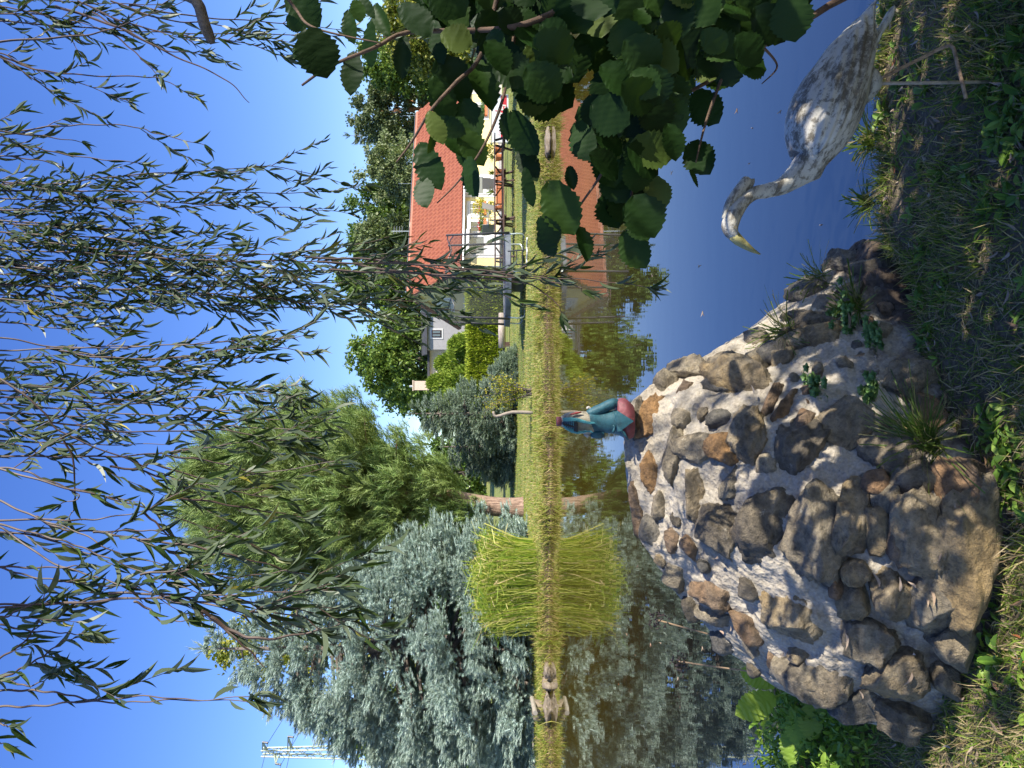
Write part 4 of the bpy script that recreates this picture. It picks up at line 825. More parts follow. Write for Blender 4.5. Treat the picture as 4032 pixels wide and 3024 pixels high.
# (crop, cx, cy, half height, half width, turn, kind, label or None): traced from the photo, set into the mortar by casting onto the mound
S5 = [(590, 385, 92, 180, 0, 'd'), (825, 375, 122, 262, 0, 'd'), (1085, 420, 132, 325, 0, 'g'), (1292, 320, 80, 215, 3, 't'), (1420, 370, 48, 118, 0, 't'), (1545, 450, 56, 136, 0, 'b'),
      (1655, 390, 112, 240, 6, 't'), (1718, 760, 122, 238, -14, 'g'), (1905, 560, 150, 430, -6, 't'), (1500, 740, 88, 175, 5, 't'), (1292, 760, 66, 100, 10, 't'), (990, 850, 132, 170, 8, 't'),
      (1345, 975, 102, 112, -20, 'g'), (1120, 1195, 155, 195, 25, 'g'), (1530, 1175, 150, 190, -38, 't'), (1545, 1385, 120, 120, -20, 'd'), (1330, 1340, 95, 100, 20, 'u'), (1785, 1195, 62, 88, 0, 't'),
      (1835, 1000, 105, 140, -20, 't'), (545, 725, 85, 78, 0, 'b'), (575, 850, 72, 62, 10, 'g'), (748, 910, 54, 96, 15, 'b'), (1440, 150, 62, 66, 0, 'b'), (265, 255, 30, 62, 0, 'g'), (222, 400, 55, 80, 10, 'u'),
      (148, 290, 26, 115, 6, 'b'), (345, 630, 55, 75, 20, 'g'), (455, 200, 38, 158, 4, 't'), (1490, 215, 60, 85, 0, 'g'), (1650, 110, 95, 118, 0, 'd'), (1880, 210, 140, 175, 10, 'b'), (1310, 610, 55, 62, 0, 't'),
      (1425, 1000, 62, 60, 0, 't'), (1640, 1150, 0, 0, 0, 't'), (760, 1010, 40, 60, 0, 'g'), (1010, 1060, 40, 62, 0, 't'), (1210, 700, 36, 60, 0, 'b'), (430, 480, 30, 70, 12, 'b')]
S4 = [(220, 1140, 46, 118, -14, 'o'), (150, 1175, 18, 118, -3, 'g'), (470, 1305, 88, 92, 20, 'g'), (222, 1440, 34, 112, 4, 'o'), (330, 1370, 50, 165, -10, 'g'), (700, 925, 155, 145, -25, 't'),
      (592, 752, 105, 98, -15, 'u'), (765, 585, 70, 68, 0, 'u'), (880, 545, 80, 72, -10, 'g'), (425, 882, 88, 92, -20, 'g'), (290, 965, 46, 62, 0, 'g'), (530, 640, 66, 54, 0, 'u'), (640, 565, 46, 58, 0, 'g'),
      (725, 495, 46, 46, 0, 't'), (822, 397, 48, 46, 0, 'd'), (915, 358, 52, 50, 0, 'u'), (985, 432, 82, 66, 0, 'd'), (1068, 470, 78, 66, -10, 'u'), (1060, 300, 62, 58, 0, 'g'), (1140, 245, 46, 36, 0, 'b'),
      (1160, 320, 56, 50, 0, 'd'), (1245, 325, 84, 62, -10, 'u'), (1400, 335, 66, 62, 0, 'd'), (1065, 605, 120, 54, -6, 'g'), (1135, 705, 98, 82, -10, 't'), (750, 1270, 84, 168, -18, 't'), (605, 1310, 62, 82, 0, 'o'),
      (990, 1325, 112, 188, -8, 'd'), (1240, 1180, 140, 158, -30, 't'), (1590, 930, 130, 160, -35, 't'), (1690, 1160, 95, 150, -10, 'b'), (1480, 1350, 115, 105, 0, 'd'), (848, 1390, 36, 66, 0, 'g'), (870, 1040, 26, 105, -10, 'b'),
      (935, 1090, 30, 95, -25, 'o'), (1035, 1180, 52, 78, 0, 'b'), (400, 1010, 30, 70, 0, 'b'), (690, 660, 40, 44, 0, 't'), (600, 1150, 60, 50, 0, 'u'), (790, 720, 50, 46, 0, 'g')]
sid = 0; placed = []
for (oy, lst) in ((1800, S5), (800, S4)):
    for (cx, cy, a_px, b_px, turn, kd) in lst:
        if a_px == 0: continue
        V, U = 2400 + cx * .7378, 3024 - (oy + cy * .7378); a_px *= .7378; b_px *= .7378
        dirv = P(U, V, 1.0) - Vector((0, 0, EYE)); hit, nrm, _, _ = bvh.ray_cast(Vector((0, 0, EYE)), dirv.normalized())
        if hit is None:
            hit, nrm, _, _ = bvh.find_nearest(P(U, V, 2.45))
        if nrm.dot(dirv) > 0: nrm = -nrm
        nrm = (nrm * .7 + Vector((0, -.75, .55)) * .5).normalized()
        dist = hit.y; k = dist / F
        right = (Vector((1, 0, 0)) - nrm * nrm.x).normalized(); up = nrm.cross(right).normalized()
        if up.z < 0: up = -up
        tr_ = R(turn); r2 = right * math.cos(tr_) + up * math.sin(tr_); u2 = up * math.cos(tr_) - right * math.sin(tr_)
        fs = 1.0 / max(.72, abs(up.z))
        ra, rb2 = b_px * k * (1.14 if b_px > 100 else 1.3), a_px * k * fs * (1.13 if b_px > 100 else 1.28); th = min(.125, .62 * min(ra, rb2) + .025)
        c = hit - nrm * th * .28
        big = max(ra, rb2) > .08; placed.append((U, V, b_px * 1.15, a_px * 1.15))
        v, f = rock(c, (ra, rb2, th), 100 + sid, 4 if big else 3, .17, 17, [r2[:], u2[:], nrm[:]], .88); sid += 1
        o = obj('stone', MB().add(v, f), SM[kd], None, True, tuple(c)); ORG[o.name] = np.array(c); o.parent = wall_o; o.location = c - Vector(wall_o.location)
# small stones pressed into the wider mortar
tries = 0; extra = 0
while extra < 44 and tries < 4000:
    tries += 1; U, V = rng.uniform(330, 1990), rng.uniform(2500, 3500); s_ = rng.uniform(26, 62)
    if V < 3250 or U > 1300:
        if any(((U - a) / (b + s_ * .8)) ** 2 + ((V - c) / (d + s_ * .8)) ** 2 < 1 for a, c, b, d in placed): continue
        dirv = (P(U, V, 1.0) - Vector((0, 0, EYE))).normalized(); hit, nrm, _, _ = bvh.ray_cast(Vector((0, 0, EYE)), dirv)
        if hit is None or hit.z < .27: continue
        nrm = Vector((0, -.8, .6)) if nrm.dot(dirv) > 0 else nrm; r_ = s_ * hit.y / F; right = (Vector((1, 0, 0)) - nrm * nrm.x).normalized(); up = nrm.cross(right)
        c = hit - nrm * r_ * .15; o = obj('stone', MB().add(*rock(c, (r_ * rng.uniform(.9, 1.5), r_, r_ * .8), 300 + extra, 3, .18, 14, [right[:], up[:], nrm[:]], .88)), SM['dgtbug'[extra % 6]], None, True, tuple(c)); ORG[o.name] = np.array(c); o.parent = wall_o; o.location = c - Vector(wall_o.location)
        placed.append((U, V, s_ * 1.2, s_)); extra += 1
# ------------------------------------------------------------------ the heron statue
HD = 1.95; kH = HD / F
m, nt, p = mat('weathered_white_paint')
n1 = N(nt, 'TexNoise', Scale=10.0, Detail=9.0, Roughness=.75); rm = nt.nodes.new('ShaderNodeMapping'); rm.inputs['Rotation'].default_value = (0, -.39, 0); nt.links.new(coords(nt), rm.inputs[0]); sm_ = nt.nodes.new('ShaderNodeMapping'); sm_.inputs['Scale'].default_value = (.75, 1.5, 2.6); nt.links.new(rm.outputs[0], sm_.inputs[0]); nt.links.new(sm_.outputs[0], n1.inputs['Vector']); n2 = N(nt, 'TexNoise', Scale=55.0, Detail=6.0, Roughness=.7); nt.links.new(coords(nt, (1, 1, 1)), n2.inputs['Vector']); n3 = N(nt, 'TexNoise', Scale=4.0, Detail=4.0); nt.links.new(coords(nt), n3.inputs['Vector'])
base = mixc(nt, .35, ramp(nt, n3.outputs[0], [(.35, (.44, .42, .33)), (.65, (.66, .63, .54))]).outputs[0], (.60, .57, .48))
lich = ramp(nt, n1.outputs[0], [(.485, (0, 0, 0)), (.565, (1, 1, 1))]).outputs[0]; spk = ramp(nt, n2.outputs[0], [(.55, (0, 0, 0)), (.62, (.9, .9, .9))]).outputs[0]
gm = nt.nodes.new('ShaderNodeMath'); gm.operation = 'MULTIPLY'; nt.links.new(lich, gm.inputs[0]); nt.links.new(ramp(nt, n2.outputs[0], [(.36, (.25, .25, .25)), (.5, (1, 1, 1))]).outputs[0], gm.inputs[1])
c = mixc(nt, gm.outputs[0], base, (.135, .12, .09)); c = mixc(nt, spk, c, (.20, .18, .14)); nt.links.new(c, p.inputs['Base Color']); p.inputs['Roughness'].default_value = .7; bump(nt, p, n2.outputs[0], .5, .006); HW = m
HB = flat('mossy_beak', (.27, .25, .10), .7, .2, 30, bmp=.4); LEGM = flat('rusty_cream_leg', (.42, .34, .24), .7, .25, 60)
def hp(cx, cy): return Vector(P(3024 - cy * .6027, 2700 + cx * .6027, HD))    # point of the 2210 px heron view
heron = thing('heron_statue', 'weathered white heron statue with lowered beak standing on the near bank', 'heron statue', tuple(np.array(hp(1990, 540)) * [1, 1, 0] + [0, 0, NEAR_Z]))
def section(cy0, x0, x1, depth, seg=20, tilt=0.0, n=2.0):
    """elliptic slice of the body, standing in the picture plane, with real thickness"""
    a, b = hp(x0, cy0 - tilt), hp(x1, cy0 + tilt); c = (a + b) / 2; h = (a - b) / 2; w_ = Vector((0, 1, 0)) * depth
    out = []
    for k in range(seg):
        t = 2 * math.pi * k / seg; ct, st_ = math.cos(t), math.sin(t)
        out.append(c + h * (abs(ct) ** (2 / n) * (1 if ct > 0 else -1)) + w_ * (abs(st_) ** (2 / n) * (1 if st_ > 0 else -1)))
    return out
# body, neck and head as one skin: slices from tail to bill root
cross = [(60, 1215, 1232, .012, 10), (150, 1110, 1222, .030, 20), (230, 1035, 1215, .048, 30), (330, 945, 1205, .066, 40), (450, 860, 1190, .082, 45), (570, 770, 1175, .092, 50), (690, 705, 1140, .096, 55), (800, 672, 1095, .094, 60), (900, 662, 1035, .086, 62), (980, 672, 960, .070, 60), (1040, 690, 905, .056, 55)]
sec = smooth_path([np.array(c_) for c_ in cross], 30)
rings = [section(a, b, c_, d_, 22, e) for a, b, c_, d_, e in sec]
neck = [(800, 1085, 108, .044), (735, 1140, 82, .036), (672, 1190, 62, .030), (600, 1228, 50, .026), (520, 1250, 46, .0245), (450, 1262, 44, .024), (390, 1300, 45, .0245), (340, 1358, 50, .027), (305, 1420, 54, .029), (290, 1475, 53, .029), (300, 1520, 42, .024), (322, 1548, 30, .018)]
np_ = smooth_path([np.array(x) for x in neck], 34)
for i, (cx, cy, hw, dp) in enumerate(np_):
    d = np_[min(i + 1, 33)][:2] - np_[max(i - 1, 0)][:2]; d = d / np.linalg.norm(d); nx, ny = d[1], -d[0]
    a, b = hp(cx - nx * hw, cy - ny * hw), hp(cx + nx * hw, cy + ny * hw); c_ = (a + b) / 2; h = (a - b) / 2
    if h.dot(Vector((0, 0, 1))) < 0 and i < 18: pass
    rings.append([c_ + h * math.cos(2 * math.pi * k / 22) + Vector((0, 1, 0)) * dp * math.sin(2 * math.pi * k / 22) for k in range(22)])
# keep the slices running the same way round
for i in range(1, len(rings)):
    a, b = np.array(rings[i - 1]), np.array(rings[i]); ca, cb = a.mean(0), b.mean(0)
    if np.dot(norm(a[0] - ca), norm(b[0] - cb)) < 0: rings[i] = [rings[i][(11 - k) % 22] for k in range(22)] if True else rings[i]
hv, hf = loft(rings)
for i in range(len(hv)):
    q = Vector(hv[i]); hv[i] += np.array([.3, -.6, .4]) * .004 * noise.fractal(q * 28, .8, 2.1, 3)
body = obj('body', MB().add(hv, hf), HW, heron, True)
# folded near wing: a raised leaf-shaped shell over the flank with feather grooves
g = []; cols, rws = 60, 26
for j in range(cols + 1):
    u = j / cols; cy = 1052 - u * 1032
    lo, hi = np.interp(cy, [20, 150, 300, 450, 600, 750, 880, 980, 1052], [1221, 1212, 1208, 1186, 1150, 1108, 1030, 930, 800]), np.interp(cy, [20, 150, 300, 450, 600, 750, 880, 980, 1052], [1216, 1096, 966, 868, 772, 700, 690, 715, 780])
    dp = np.interp(cy, [20, 150, 330, 570, 800, 980, 1052], [.014, .032, .070, .096, .098, .080, .060])
    for i in range(rws + 1):
        v = i / rws; x = lo + (hi - lo) * v; ct = 2 * v - 1
        groove = .0035 * math.sin((x * .055 + cy * .016) * 2.1 + 2 * noise.noise(Vector((x * .006, cy * .006, 0)))) * (1 - abs(ct)) ** .3
        y = HD - dp * math.sqrt(max(0, 1 - (ct * .93) ** 2)) - .012 * (1 - abs(ct) ** 6) - groove
        q = hp(x, cy); g.append((q.x, y, q.z))
wf = [(j * (rws + 1) + i, j * (rws + 1) + i + 1, (j + 1) * (rws + 1) + i + 1, (j + 1) * (rws + 1) + i) for j in range(cols) for i in range(rws)]
obj('wing', MB().add(g, wf), HW, heron, True)
b = MB(); b.add(*loft([section(20 + 25, 1345, 1362, .008), section(75, 1318, 1363, .018), section(160, 1275, 1325, .026), section(250, 1222, 1262, .030), section(330, 1180, 1230, .03)])); obj('tail', b, HW, heron, True)
b = MB(); b.add(*loft([section(440, 1150, 1202, .02), section(490, 1130, 1245, .036), section(540, 1120, 1270, .042), section(590, 1115, 1262, .040), section(640, 1110, 1225, .032), section(700, 1090, 1160, .018)])); obj('thigh', b, HW, heron, True)
b = MB(); bk = [(305, 1530, 36, .020), (345, 1570, 33, .018), (392, 1606, 24, .013), (440, 1638, 14, .008), (488, 1662, 4, .002)]; rr = []
for i, (cx, cy, hw, dp) in enumerate(bk):
    d = np.array([.78, .62]); nx, ny = -d[1], d[0]; a, e = hp(cx - nx * hw, cy - ny * hw), hp(cx + nx * hw, cy + ny * hw); c_ = (a + e) / 2; h = (a - e) / 2
    rr.append([c_ + h * math.cos(2 * math.pi * k / 14) + Vector((0, 1, 0)) * dp * math.sin(2 * math.pi * k / 14) for k in range(14)])
b.add(*loft(rr)); obj('beak', b, HB, heron, True)
b = MB(); b.add(*tube(smooth_path([hp(412, 1166), hp(392, 1190), hp(330, 1270), hp(275, 1355), hp(250, 1430)], 14), list(np.interp(np.linspace(0, 1, 14), [0, .2, .6, 1], [.007, .015, .014, .006])), 10))
b.add(*tube(smooth_path([hp(430, 1172), hp(425, 1200), hp(370, 1270), hp(320, 1345)], 10), list(np.linspace(.008, .010, 10)), 8)); obj('crest', b, HW, heron, True)
b = MB(); e0 = hp(300, 1500); b.add(*tube([(e0.x, HD - .0285, e0.z), (e0.x, HD - .022, e0.z)], .0045, 8)); obj('eye', b, flat('worn_eye', (.12, .11, .08), .7), heron)
b = MB(); b.add(*tube([hp(1250, 545), hp(1600, 541), hp(2010, 534)], .0043, 10)); obj('leg', b, LEGM, heron, True)
q = [hp(1255, 520), hp(1300, 495), hp(1500, 400), hp(1670, 318), hp(1692, 318), hp(1702, 345), hp(1722, 500), hp(1750, 690)]
for i, x in enumerate(q): q[i] = Vector((x.x, HD + .02 - .01 * i, x.z))
b = MB(); b.add(*tube(q, .0045, 10)); obj('leg', b, flat('rusted_leg', (.36, .24, .14), .8, .3, 70), heron, True)

# ------------------------------------------------------------------ the headless figurine on the wall
GD = 2.66
def gp(cx, cy): return Vector(P(3024 - (1520 + cy * .3152), 2150 + cx * .3152, GD))
fig = thing('garden_figurine', 'small headless garden figurine in a teal tailcoat standing on top of the stone wall', 'figurine', tuple(gp(1070, 430)))
def frings(rows, seg=26, dep=.72, n=2.2):
    out = []
    for cx, l, r in rows:
        a, b = gp(cx, l), gp(cx, r); c = (a + b) / 2; h = (b - a) / 2; w_ = Vector((0, 1, 0)) * h.length * dep
        out.append([c + h * (abs(math.cos(t)) ** (2 / n) * (1 if math.cos(t) > 0 else -1)) + w_ * (abs(math.sin(t)) ** (2 / n) * (1 if math.sin(t) > 0 else -1)) for t in np.linspace(0, 2 * math.pi, seg + 1)[:-1]])
    return out
def fl(rows, n=24, **k): return loft(frings(smooth_path([np.array(r) for r in rows], n), **k))
def pnt(name, c, var=.24): return flat(name, c, .6, var, 42, bmp=.35)
TEAL = pnt('teal_paint', (.013, .075, .10)); TEALL = pnt('light_teal_lapel', (.06, .26, .28)); CREAM = pnt('stained_cream_paint', (.30, .27, .20), .3); NAVY = pnt('navy_paint', (.012, .05, .10)); BLK = pnt('black_paint', (.008, .01, .014)); RASP = pnt('faded_red_paint', (.17, .042, .05), .2)
b = MB(); b.add(*fl([(880, 170, 560), (940, 150, 620), (1000, 160, 668), (1060, 215, 655), (1085, 240, 640)], 14)); obj('trousers', b, RASP, fig, True)
b = MB(); b.add(*fl([(505, 330, 590), (560, 318, 585), (650, 330, 585), (760, 320, 590), (850, 300, 598), (930, 290, 625), (985, 300, 655)], 24, dep=.80)); cv = obj('coat', b, TEAL, fig, True)
def panel(pts, y, m, name, par, th=.004):
    """flat shape of the figurine front, curved round the body; pts in view pixels"""
    v = [gp(*q) for q in pts]; c = sum(v, Vector()) / len(v); fr = [Vector((q.x, GD - y(q), q.z)) for q in v]; b = MB(); n = len(fr); cc = Vector((c.x, GD - y(c) - .004, c.z))
    vv = fr + [cc] + [q + Vector((0, .012, 0)) for q in fr]; b.add(vv, [(i, (i + 1) % n, n) for i in range(n)] + []); b.add(vv, [(i, n + 1 + i, n + 1 + (i + 1) % n, (i + 1) % n) for i in range(n)]); return obj(name, b, m, par, True)
gx = gp(0, 450).x
yb = lambda r: (lambda q: r * math.sqrt(max(.05, 1 - ((q.x - gx) / .078) ** 2)))
panel([(820, 300), (860, 560), (895, 545), (985, 660), (1010, 660), (950, 560), (890, 530)], yb(.058), TEAL, 'coat_tail', cv)
panel([(860, 300), (1055, 428), (900, 545), (840, 420)], yb(.060), TEAL, 'coat_tail', cv)
b = MB(); b.add(*tube([gp(812, 488), gp(832, 500), gp(828, 540), gp(812, 572)], .0045, 6)); v_, f_ = b.arr(); v_[:, 1] = v_[:, 1] - .036; obj('pocket', (v_, f_), pnt('dark_teal_paint', (.012, .07, .095)), cv, True)
b = MB(); b.add(*fl([(180, 385, 500), (240, 345, 530), (320, 318, 560), (420, 312, 590), (500, 318, 600), (560, 330, 598), (600, 345, 585)], 22, dep=.78)); vest = obj('waistcoat', b, CREAM, fig, True)
obj('neck_ring', MB().add(*loft(frings([(132, 384, 500), (150, 382, 502), (188, 384, 500), (196, 390, 496)], dep=.95))), RASP, fig, True)
panel([(185, 440), (300, 420), (335, 440), (375, 470), (375, 560), (330, 560), (250, 520), (185, 470)], yb(.046), NAVY, 'shirt_front', fig)
for k in range(5):
    cx = 225 + k * 24; w_ = 12 + k * 11; panel([(cx, 470 - w_), (cx + 4, 490 - w_ * .3), (cx, 490 + w_), (cx - 4, 480)], yb(.049), TEALL, 'shirt_stripe', fig)
panel([(190, 452), (200, 482), (330, 512), (335, 488)], yb(.051), BLK, 'tie', fig); panel([(330, 442), (378, 452), (376, 566), (328, 556)], yb(.052), BLK, 'belt', fig)
for pts in ([(192, 392), (200, 436), (300, 420), (400, 445), (520, 470), (595, 455), (570, 440), (500, 435), (400, 400), (300, 385)], [(192, 480), (260, 530), (370, 565), (480, 545), (570, 575), (540, 545), (470, 575), (380, 590), (300, 575), (230, 535)]): panel(pts, yb(.0455), TEALL, 'lapel', fig)
for (pts, nm) in (([gp(520, 355), gp(600, 320), gp(690, 285), gp(780, 240), gp(860, 215), gp(890, 250)], 'sleeve'), ([gp(560, 590), gp(640, 605), gp(720, 590)], 'sleeve')):
    q = smooth_path(pts, 14); rad = np.interp(np.linspace(0, 1, 14), [0, .3, .75, 1], [.014, .019, .019, .014]) * (1 if len(pts) > 3 else .8); q[:, 1] -= .006
    obj(nm, MB().add(*tube(q, list(rad), 12)), TEAL, fig, True)
b = MB(); b.add(*tube(smooth_path([gp(505, 285), gp(540, 268), gp(560, 300), gp(620, 290)], 8), [.003, .006, .006, .005, .006, .006, .005, .003], 8)); b.add(*tube([gp(480, 596), gp(520, 612), gp(552, 600)], [.006, .011, .006], 8)); obj('shoulder_ruffle', b, pnt('dirty_white_paint', (.34, .32, .28)), fig, True)
b = MB(); b.add(*tube([gp(290, 352), gp(360, 335), gp(430, 322)], [.002, .005, .002], 6)); v_, f_ = b.arr(); v_[:, 1] -= .03; obj('red_smear', (v_, f_), pnt('red_stain', (.25, .035, .03)), fig, True)

# ------------------------------------------------------------------ grass, weeds and litter of the near ground
NGR = leafmat('near_grass', [(0, (.085, .15, .02)), (.3, (.16, .24, .03)), (.50, (.26, .30, .055)), (.58, (.36, .29, .14)), (.85, (.45, .36, .21)), (1, (.26, .18, .10))], .3, .5, tcol=(.3, .4, .04))
WEED = leafmat('weed_leaves', [(0, (.09, .18, .024)), (.6, (.155, .275, .035)), (1, (.28, .39, .065))], .28, .42)
LIT = leafmat('fallen_leaf_litter', [(0, (.28, .20, .13)), (.35, (.36, .28, .20)), (.6, (.20, .12, .06)), (.85, (.44, .37, .29)), (1, (.26, .09, .03))], .1, .7, tcol=(.5, .4, .2))
def base_y(x): return float(np.interp(x, [-1.4, -1.02, -.74, -.45, -.27, -.15, .07, .28, .46, .6], [3.4, 2.23, 2.0, 1.88, 1.92, 2.10, 2.24, 2.42, 2.56, 2.7]))
def scatter(n, dens, x0=-1.75, x1=1.75, y0=1.62, y1=3.3):
    out = []
    while len(out) < n:
        x, y = rng.uniform(x0, x1), rng.uniform(y0, y1)
        if y > shore(x) + .05 or y > base_y(x) + .02: continue
        if rng.random() < dens(x, y): out.append((x, y, near_z(x, y)))
    return np.array(out)
def d_grass(x, y):
    k = .5 + .5 * nz(x, y, 3.2, 11); e = shore(x) - y
    return min(1, max(.22, (k - .24) * 2.0) * (1.0 - .55 * float(sstep(.3, .55, np.array(x))) * float(sstep(2.15, 2.4, np.array(y))) * (1 - float(sstep(.5, .8, np.array(x))))) + (.6 if e < .12 else 0))
n = 31000; pos = scatter(n, d_grass); L = rng.uniform(.02, .068, n) * (1 + .5 * np.array([nz(a, b, 4, 3) for a, b, _ in pos])); dd = norm(rng.normal(size=(n, 3)) * .6 + [0, 0, .8])
mb = MB(); mb.add(*inst(*T_BLADE, pos - [0, 0, .004], dd, rand_dir(n), L, .0034 * rng.uniform(.7, 1.5, n)))
n = 9000; pos = scatter(n, lambda x, y: .25 + .75 * (nz(x, y, 5, 40) > 0)); dd = rng.normal(size=(n, 3)); dd[:, 2] = np.abs(dd[:, 2]) * .15; mb.add(*inst(*T_BLADE, pos + [0, 0, .006], dd, np.tile([0, 0, 1.0], (n, 1)) + rng.normal(size=(n, 3)) * .3, rng.uniform(.03, .09, n), .0026))
tag(obj('near_grass', mb, NGR), 'short green and straw coloured grass on the shaded near bank', 'grass', kind='stuff')
mb = MB(); nro = 300; ro = scatter(nro, lambda x, y: min(1, max(.03, (nz(x, y, 2.6, 21) + .25) * 1.5) * (1.5 if y < 1.98 else .25)), y0=1.6)
for (x, y, z) in ro:
    k = rng.integers(5, 10); a = rng.uniform(0, 6.28, k); e = rng.uniform(.15, .8, k); dd = np.stack([np.cos(a) * np.cos(e), np.sin(a) * np.cos(e), np.sin(e)], 1); s = rng.uniform(.016, .042) * (1.25 if y < 1.95 else 1)
    mb.add(*inst(*T_OVAL, np.tile([x, y, z + .004], (k, 1)) + rng.normal(size=(k, 3)) * [.012, .012, .003], dd, np.tile([0, 0, 1.0], (k, 1)) + rng.normal(size=(k, 3)) * .2, s * rng.uniform(.8, 1.4, k), s * rng.uniform(.35, .6, k)))
tag(obj('weeds', mb, WEED), 'fresh green clover and plantain leaves scattered through the near grass', 'weeds', kind='stuff')
mb = MB(); n = 460; pos = scatter(n, lambda x, y: .5 + .5 * nz(x, y, 3, 60), y0=1.62); dd = rng.normal(size=(n, 3)); dd[:, 2] *= .2
for i in range(3): k = np.arange(n) % 3 == i; mb.add(*inst(*T_WILLOW[i], pos[k] + [0, 0, .016], dd[k], np.tile([0, 0, -1.0], (k.sum(), 1)) + rng.normal(size=(k.sum(), 3)) * .5, rng.uniform(.018, .042, k.sum()), rng.uniform(.005, .011, k.sum())))
# litter lying on the wall
for _ in range(90):
    U, V = rng.uniform(300, 2000), rng.uniform(2500, 3800); dv = (P(U, V, 1) - Vector((0, 0, EYE))).normalized(); h, nn, _, _ = bvh.ray_cast(Vector((0, 0, EYE)), dv)
    if h is None or nn.z < .3: continue
    if V < 3200 and rng.random() < .7: continue
    mb.add(*inst(*T_WILLOW[0], [np.array(h) + np.array(nn) * .03], [rng.normal(size=3) * [1, 1, .2]], [(0, 0, -1)], rng.uniform(.02, .045), .01))
tag(obj('fallen_leaves', mb, LIT), 'dry pinkish and brown fallen willow leaves on the near ground', 'leaf litter', kind='stuff')
mb = MB(); n = 46; x = rng.uniform(-1.2, 2.2, n); y = rng.uniform(2.9, 9, n); x = x * y / 3; k = np.arange(n) % 3
for i in range(3): q = k == i; mb.add(*inst(*T_WILLOW[i], np.stack([x[q], y[q], np.full(q.sum(), .003)], 1), rng.normal(size=(q.sum(), 3)) * [1, 1, .02], np.tile([0, 0, -1.0], (q.sum(), 1)), rng.uniform(.015, .05, q.sum()), .008))
tag(obj('floating_leaves', mb, LIT), 'tiny dry leaves and specks floating on the dark blue water', 'floating leaves', kind='stuff')
# tufts on the wall and at the water edge
def wall_hit(U, V):
    dv = (P(U, V, 1) - Vector((0, 0, EYE))).normalized(); h, nn, _, _ = bvh.ray_cast(Vector((0, 0, EYE)), dv)
    if h is None: h = Vector(gnd(U, V))
    return np.array(h)
TUFT = leafmat('tuft_blades', [(0, (.05, .10, .015)), (.6, (.10, .165, .025)), (.85, (.24, .22, .08)), (1, (.40, .30, .16))], .28, .5)
def tuft(U, V, n, L, w_, lab, lean=(0, 0)):
    c = wall_hit(U, V); t = thing('grass_tuft', lab, 'grass tuft', tuple(c), 'grass tufts on and by the wall'); b = MB()
    for _ in range(n):
        a = rng.uniform(0, 6.28); e = rng.uniform(.25, 1.35); l = L * rng.uniform(.5, 1.15); o = np.array([math.cos(a) * math.cos(e) + lean[0], math.sin(a) * math.cos(e) - .25 + lean[1], math.sin(e)]); o /= np.linalg.norm(o)
        s = c + np.array([rng.normal() * .016, rng.normal() * .012, -.005]); pth = smooth_path([s, s + o * l * .5, s + o * l + np.array([o[0], o[1], -.6]) * l * .22], 5); sd_ = np.array([.0014, 0, .0006 * rng.normal()]) * w_; vv = np.vstack([pth - sd_, pth + sd_]); b.add(vv, [(i, i + 1, 6 + i, 5 + i) for i in range(4)])
    obj('blades', b, TUFT, t)
tuft(3024 - (800 + 1290 * .7378), 2400 + 1730 * .7378, 330, .20, 1.0, 'big fine dark grass tuft in front of the tan wall stone', (.15, .2)); tuft(3024 - (800 + 690 * .7378), 2400 + 960 * .7378, 170, .15, 1.0, 'fine grass tuft with rusty base on the wall slope facing the heron', (-.3, 0))
tuft(3024 - (800 + 410 * .7378), 2400 + 1130 * .7378, 110, .13, 1.1, 'thin grass tuft among the dark stones of the low wall end'); tuft(3024 - (800 + 560 * .7378), 2400 + 1330 * .7378, 130, .12, 1.6, 'broad bladed green tuft on the soil below the low wall end')
tuft(3024 - 560, 3430, 120, .10, 1.4, 'short grass tuft at the water edge below the heron neck'); tuft(3024 - 330, 3420, 130, .11, 1.3, 'short grass tuft at the water edge under the heron body'); tuft(3024 - 800, 3420, 110, .09, 1.4, 'small grass tuft at the water edge between wall end and heron beak')
SED = leafmat('sedum_leaves', [(0, (.08, .17, .04)), (1, (.20, .32, .10))], .2, .4)
for (cx, cy, r_, lab) in ((1270, 640, .075, 'pale green fleshy plant sprawling over low stones, largest of its kind'), (1420, 720, .045, 'small fleshy plant on the bare soil beside the wall'), (1120, 1010, .06, 'low fleshy plant between mortar and tan stone'), (1400, 1010, .045, 'tiny fleshy rosettes beside the flat tan stone'), (1690, 780, .03, 'single fleshy rosette among the fallen leaves')):
    c = wall_hit(3024 - (800 + cy * .7378), 2400 + cx * .7378); t = thing('stonecrop', lab, 'small plant', tuple(c), 'fleshy plants on the wall'); b = MB()
    for _ in range(int(16 + r_ * 500)):
        q = c + rng.normal(size=3) * [r_ * .55, r_ * .45, r_ * .18] + [0, -.01, .012]; k = 8; a = np.linspace(0, 6.28, k + 1)[:-1] + rng.uniform(0, 1); e = .35 + .5 * (np.arange(k) % 2); dd = np.stack([np.cos(a) * np.cos(e), np.sin(a) * np.cos(e) - .25, np.sin(e)], 1); b.add(*inst(*T_OVAL, np.tile(q, (k, 1)), dd, np.tile([0, -.4, 1.0], (k, 1)), .017, .013))
    obj('leaves', b, SED, t)
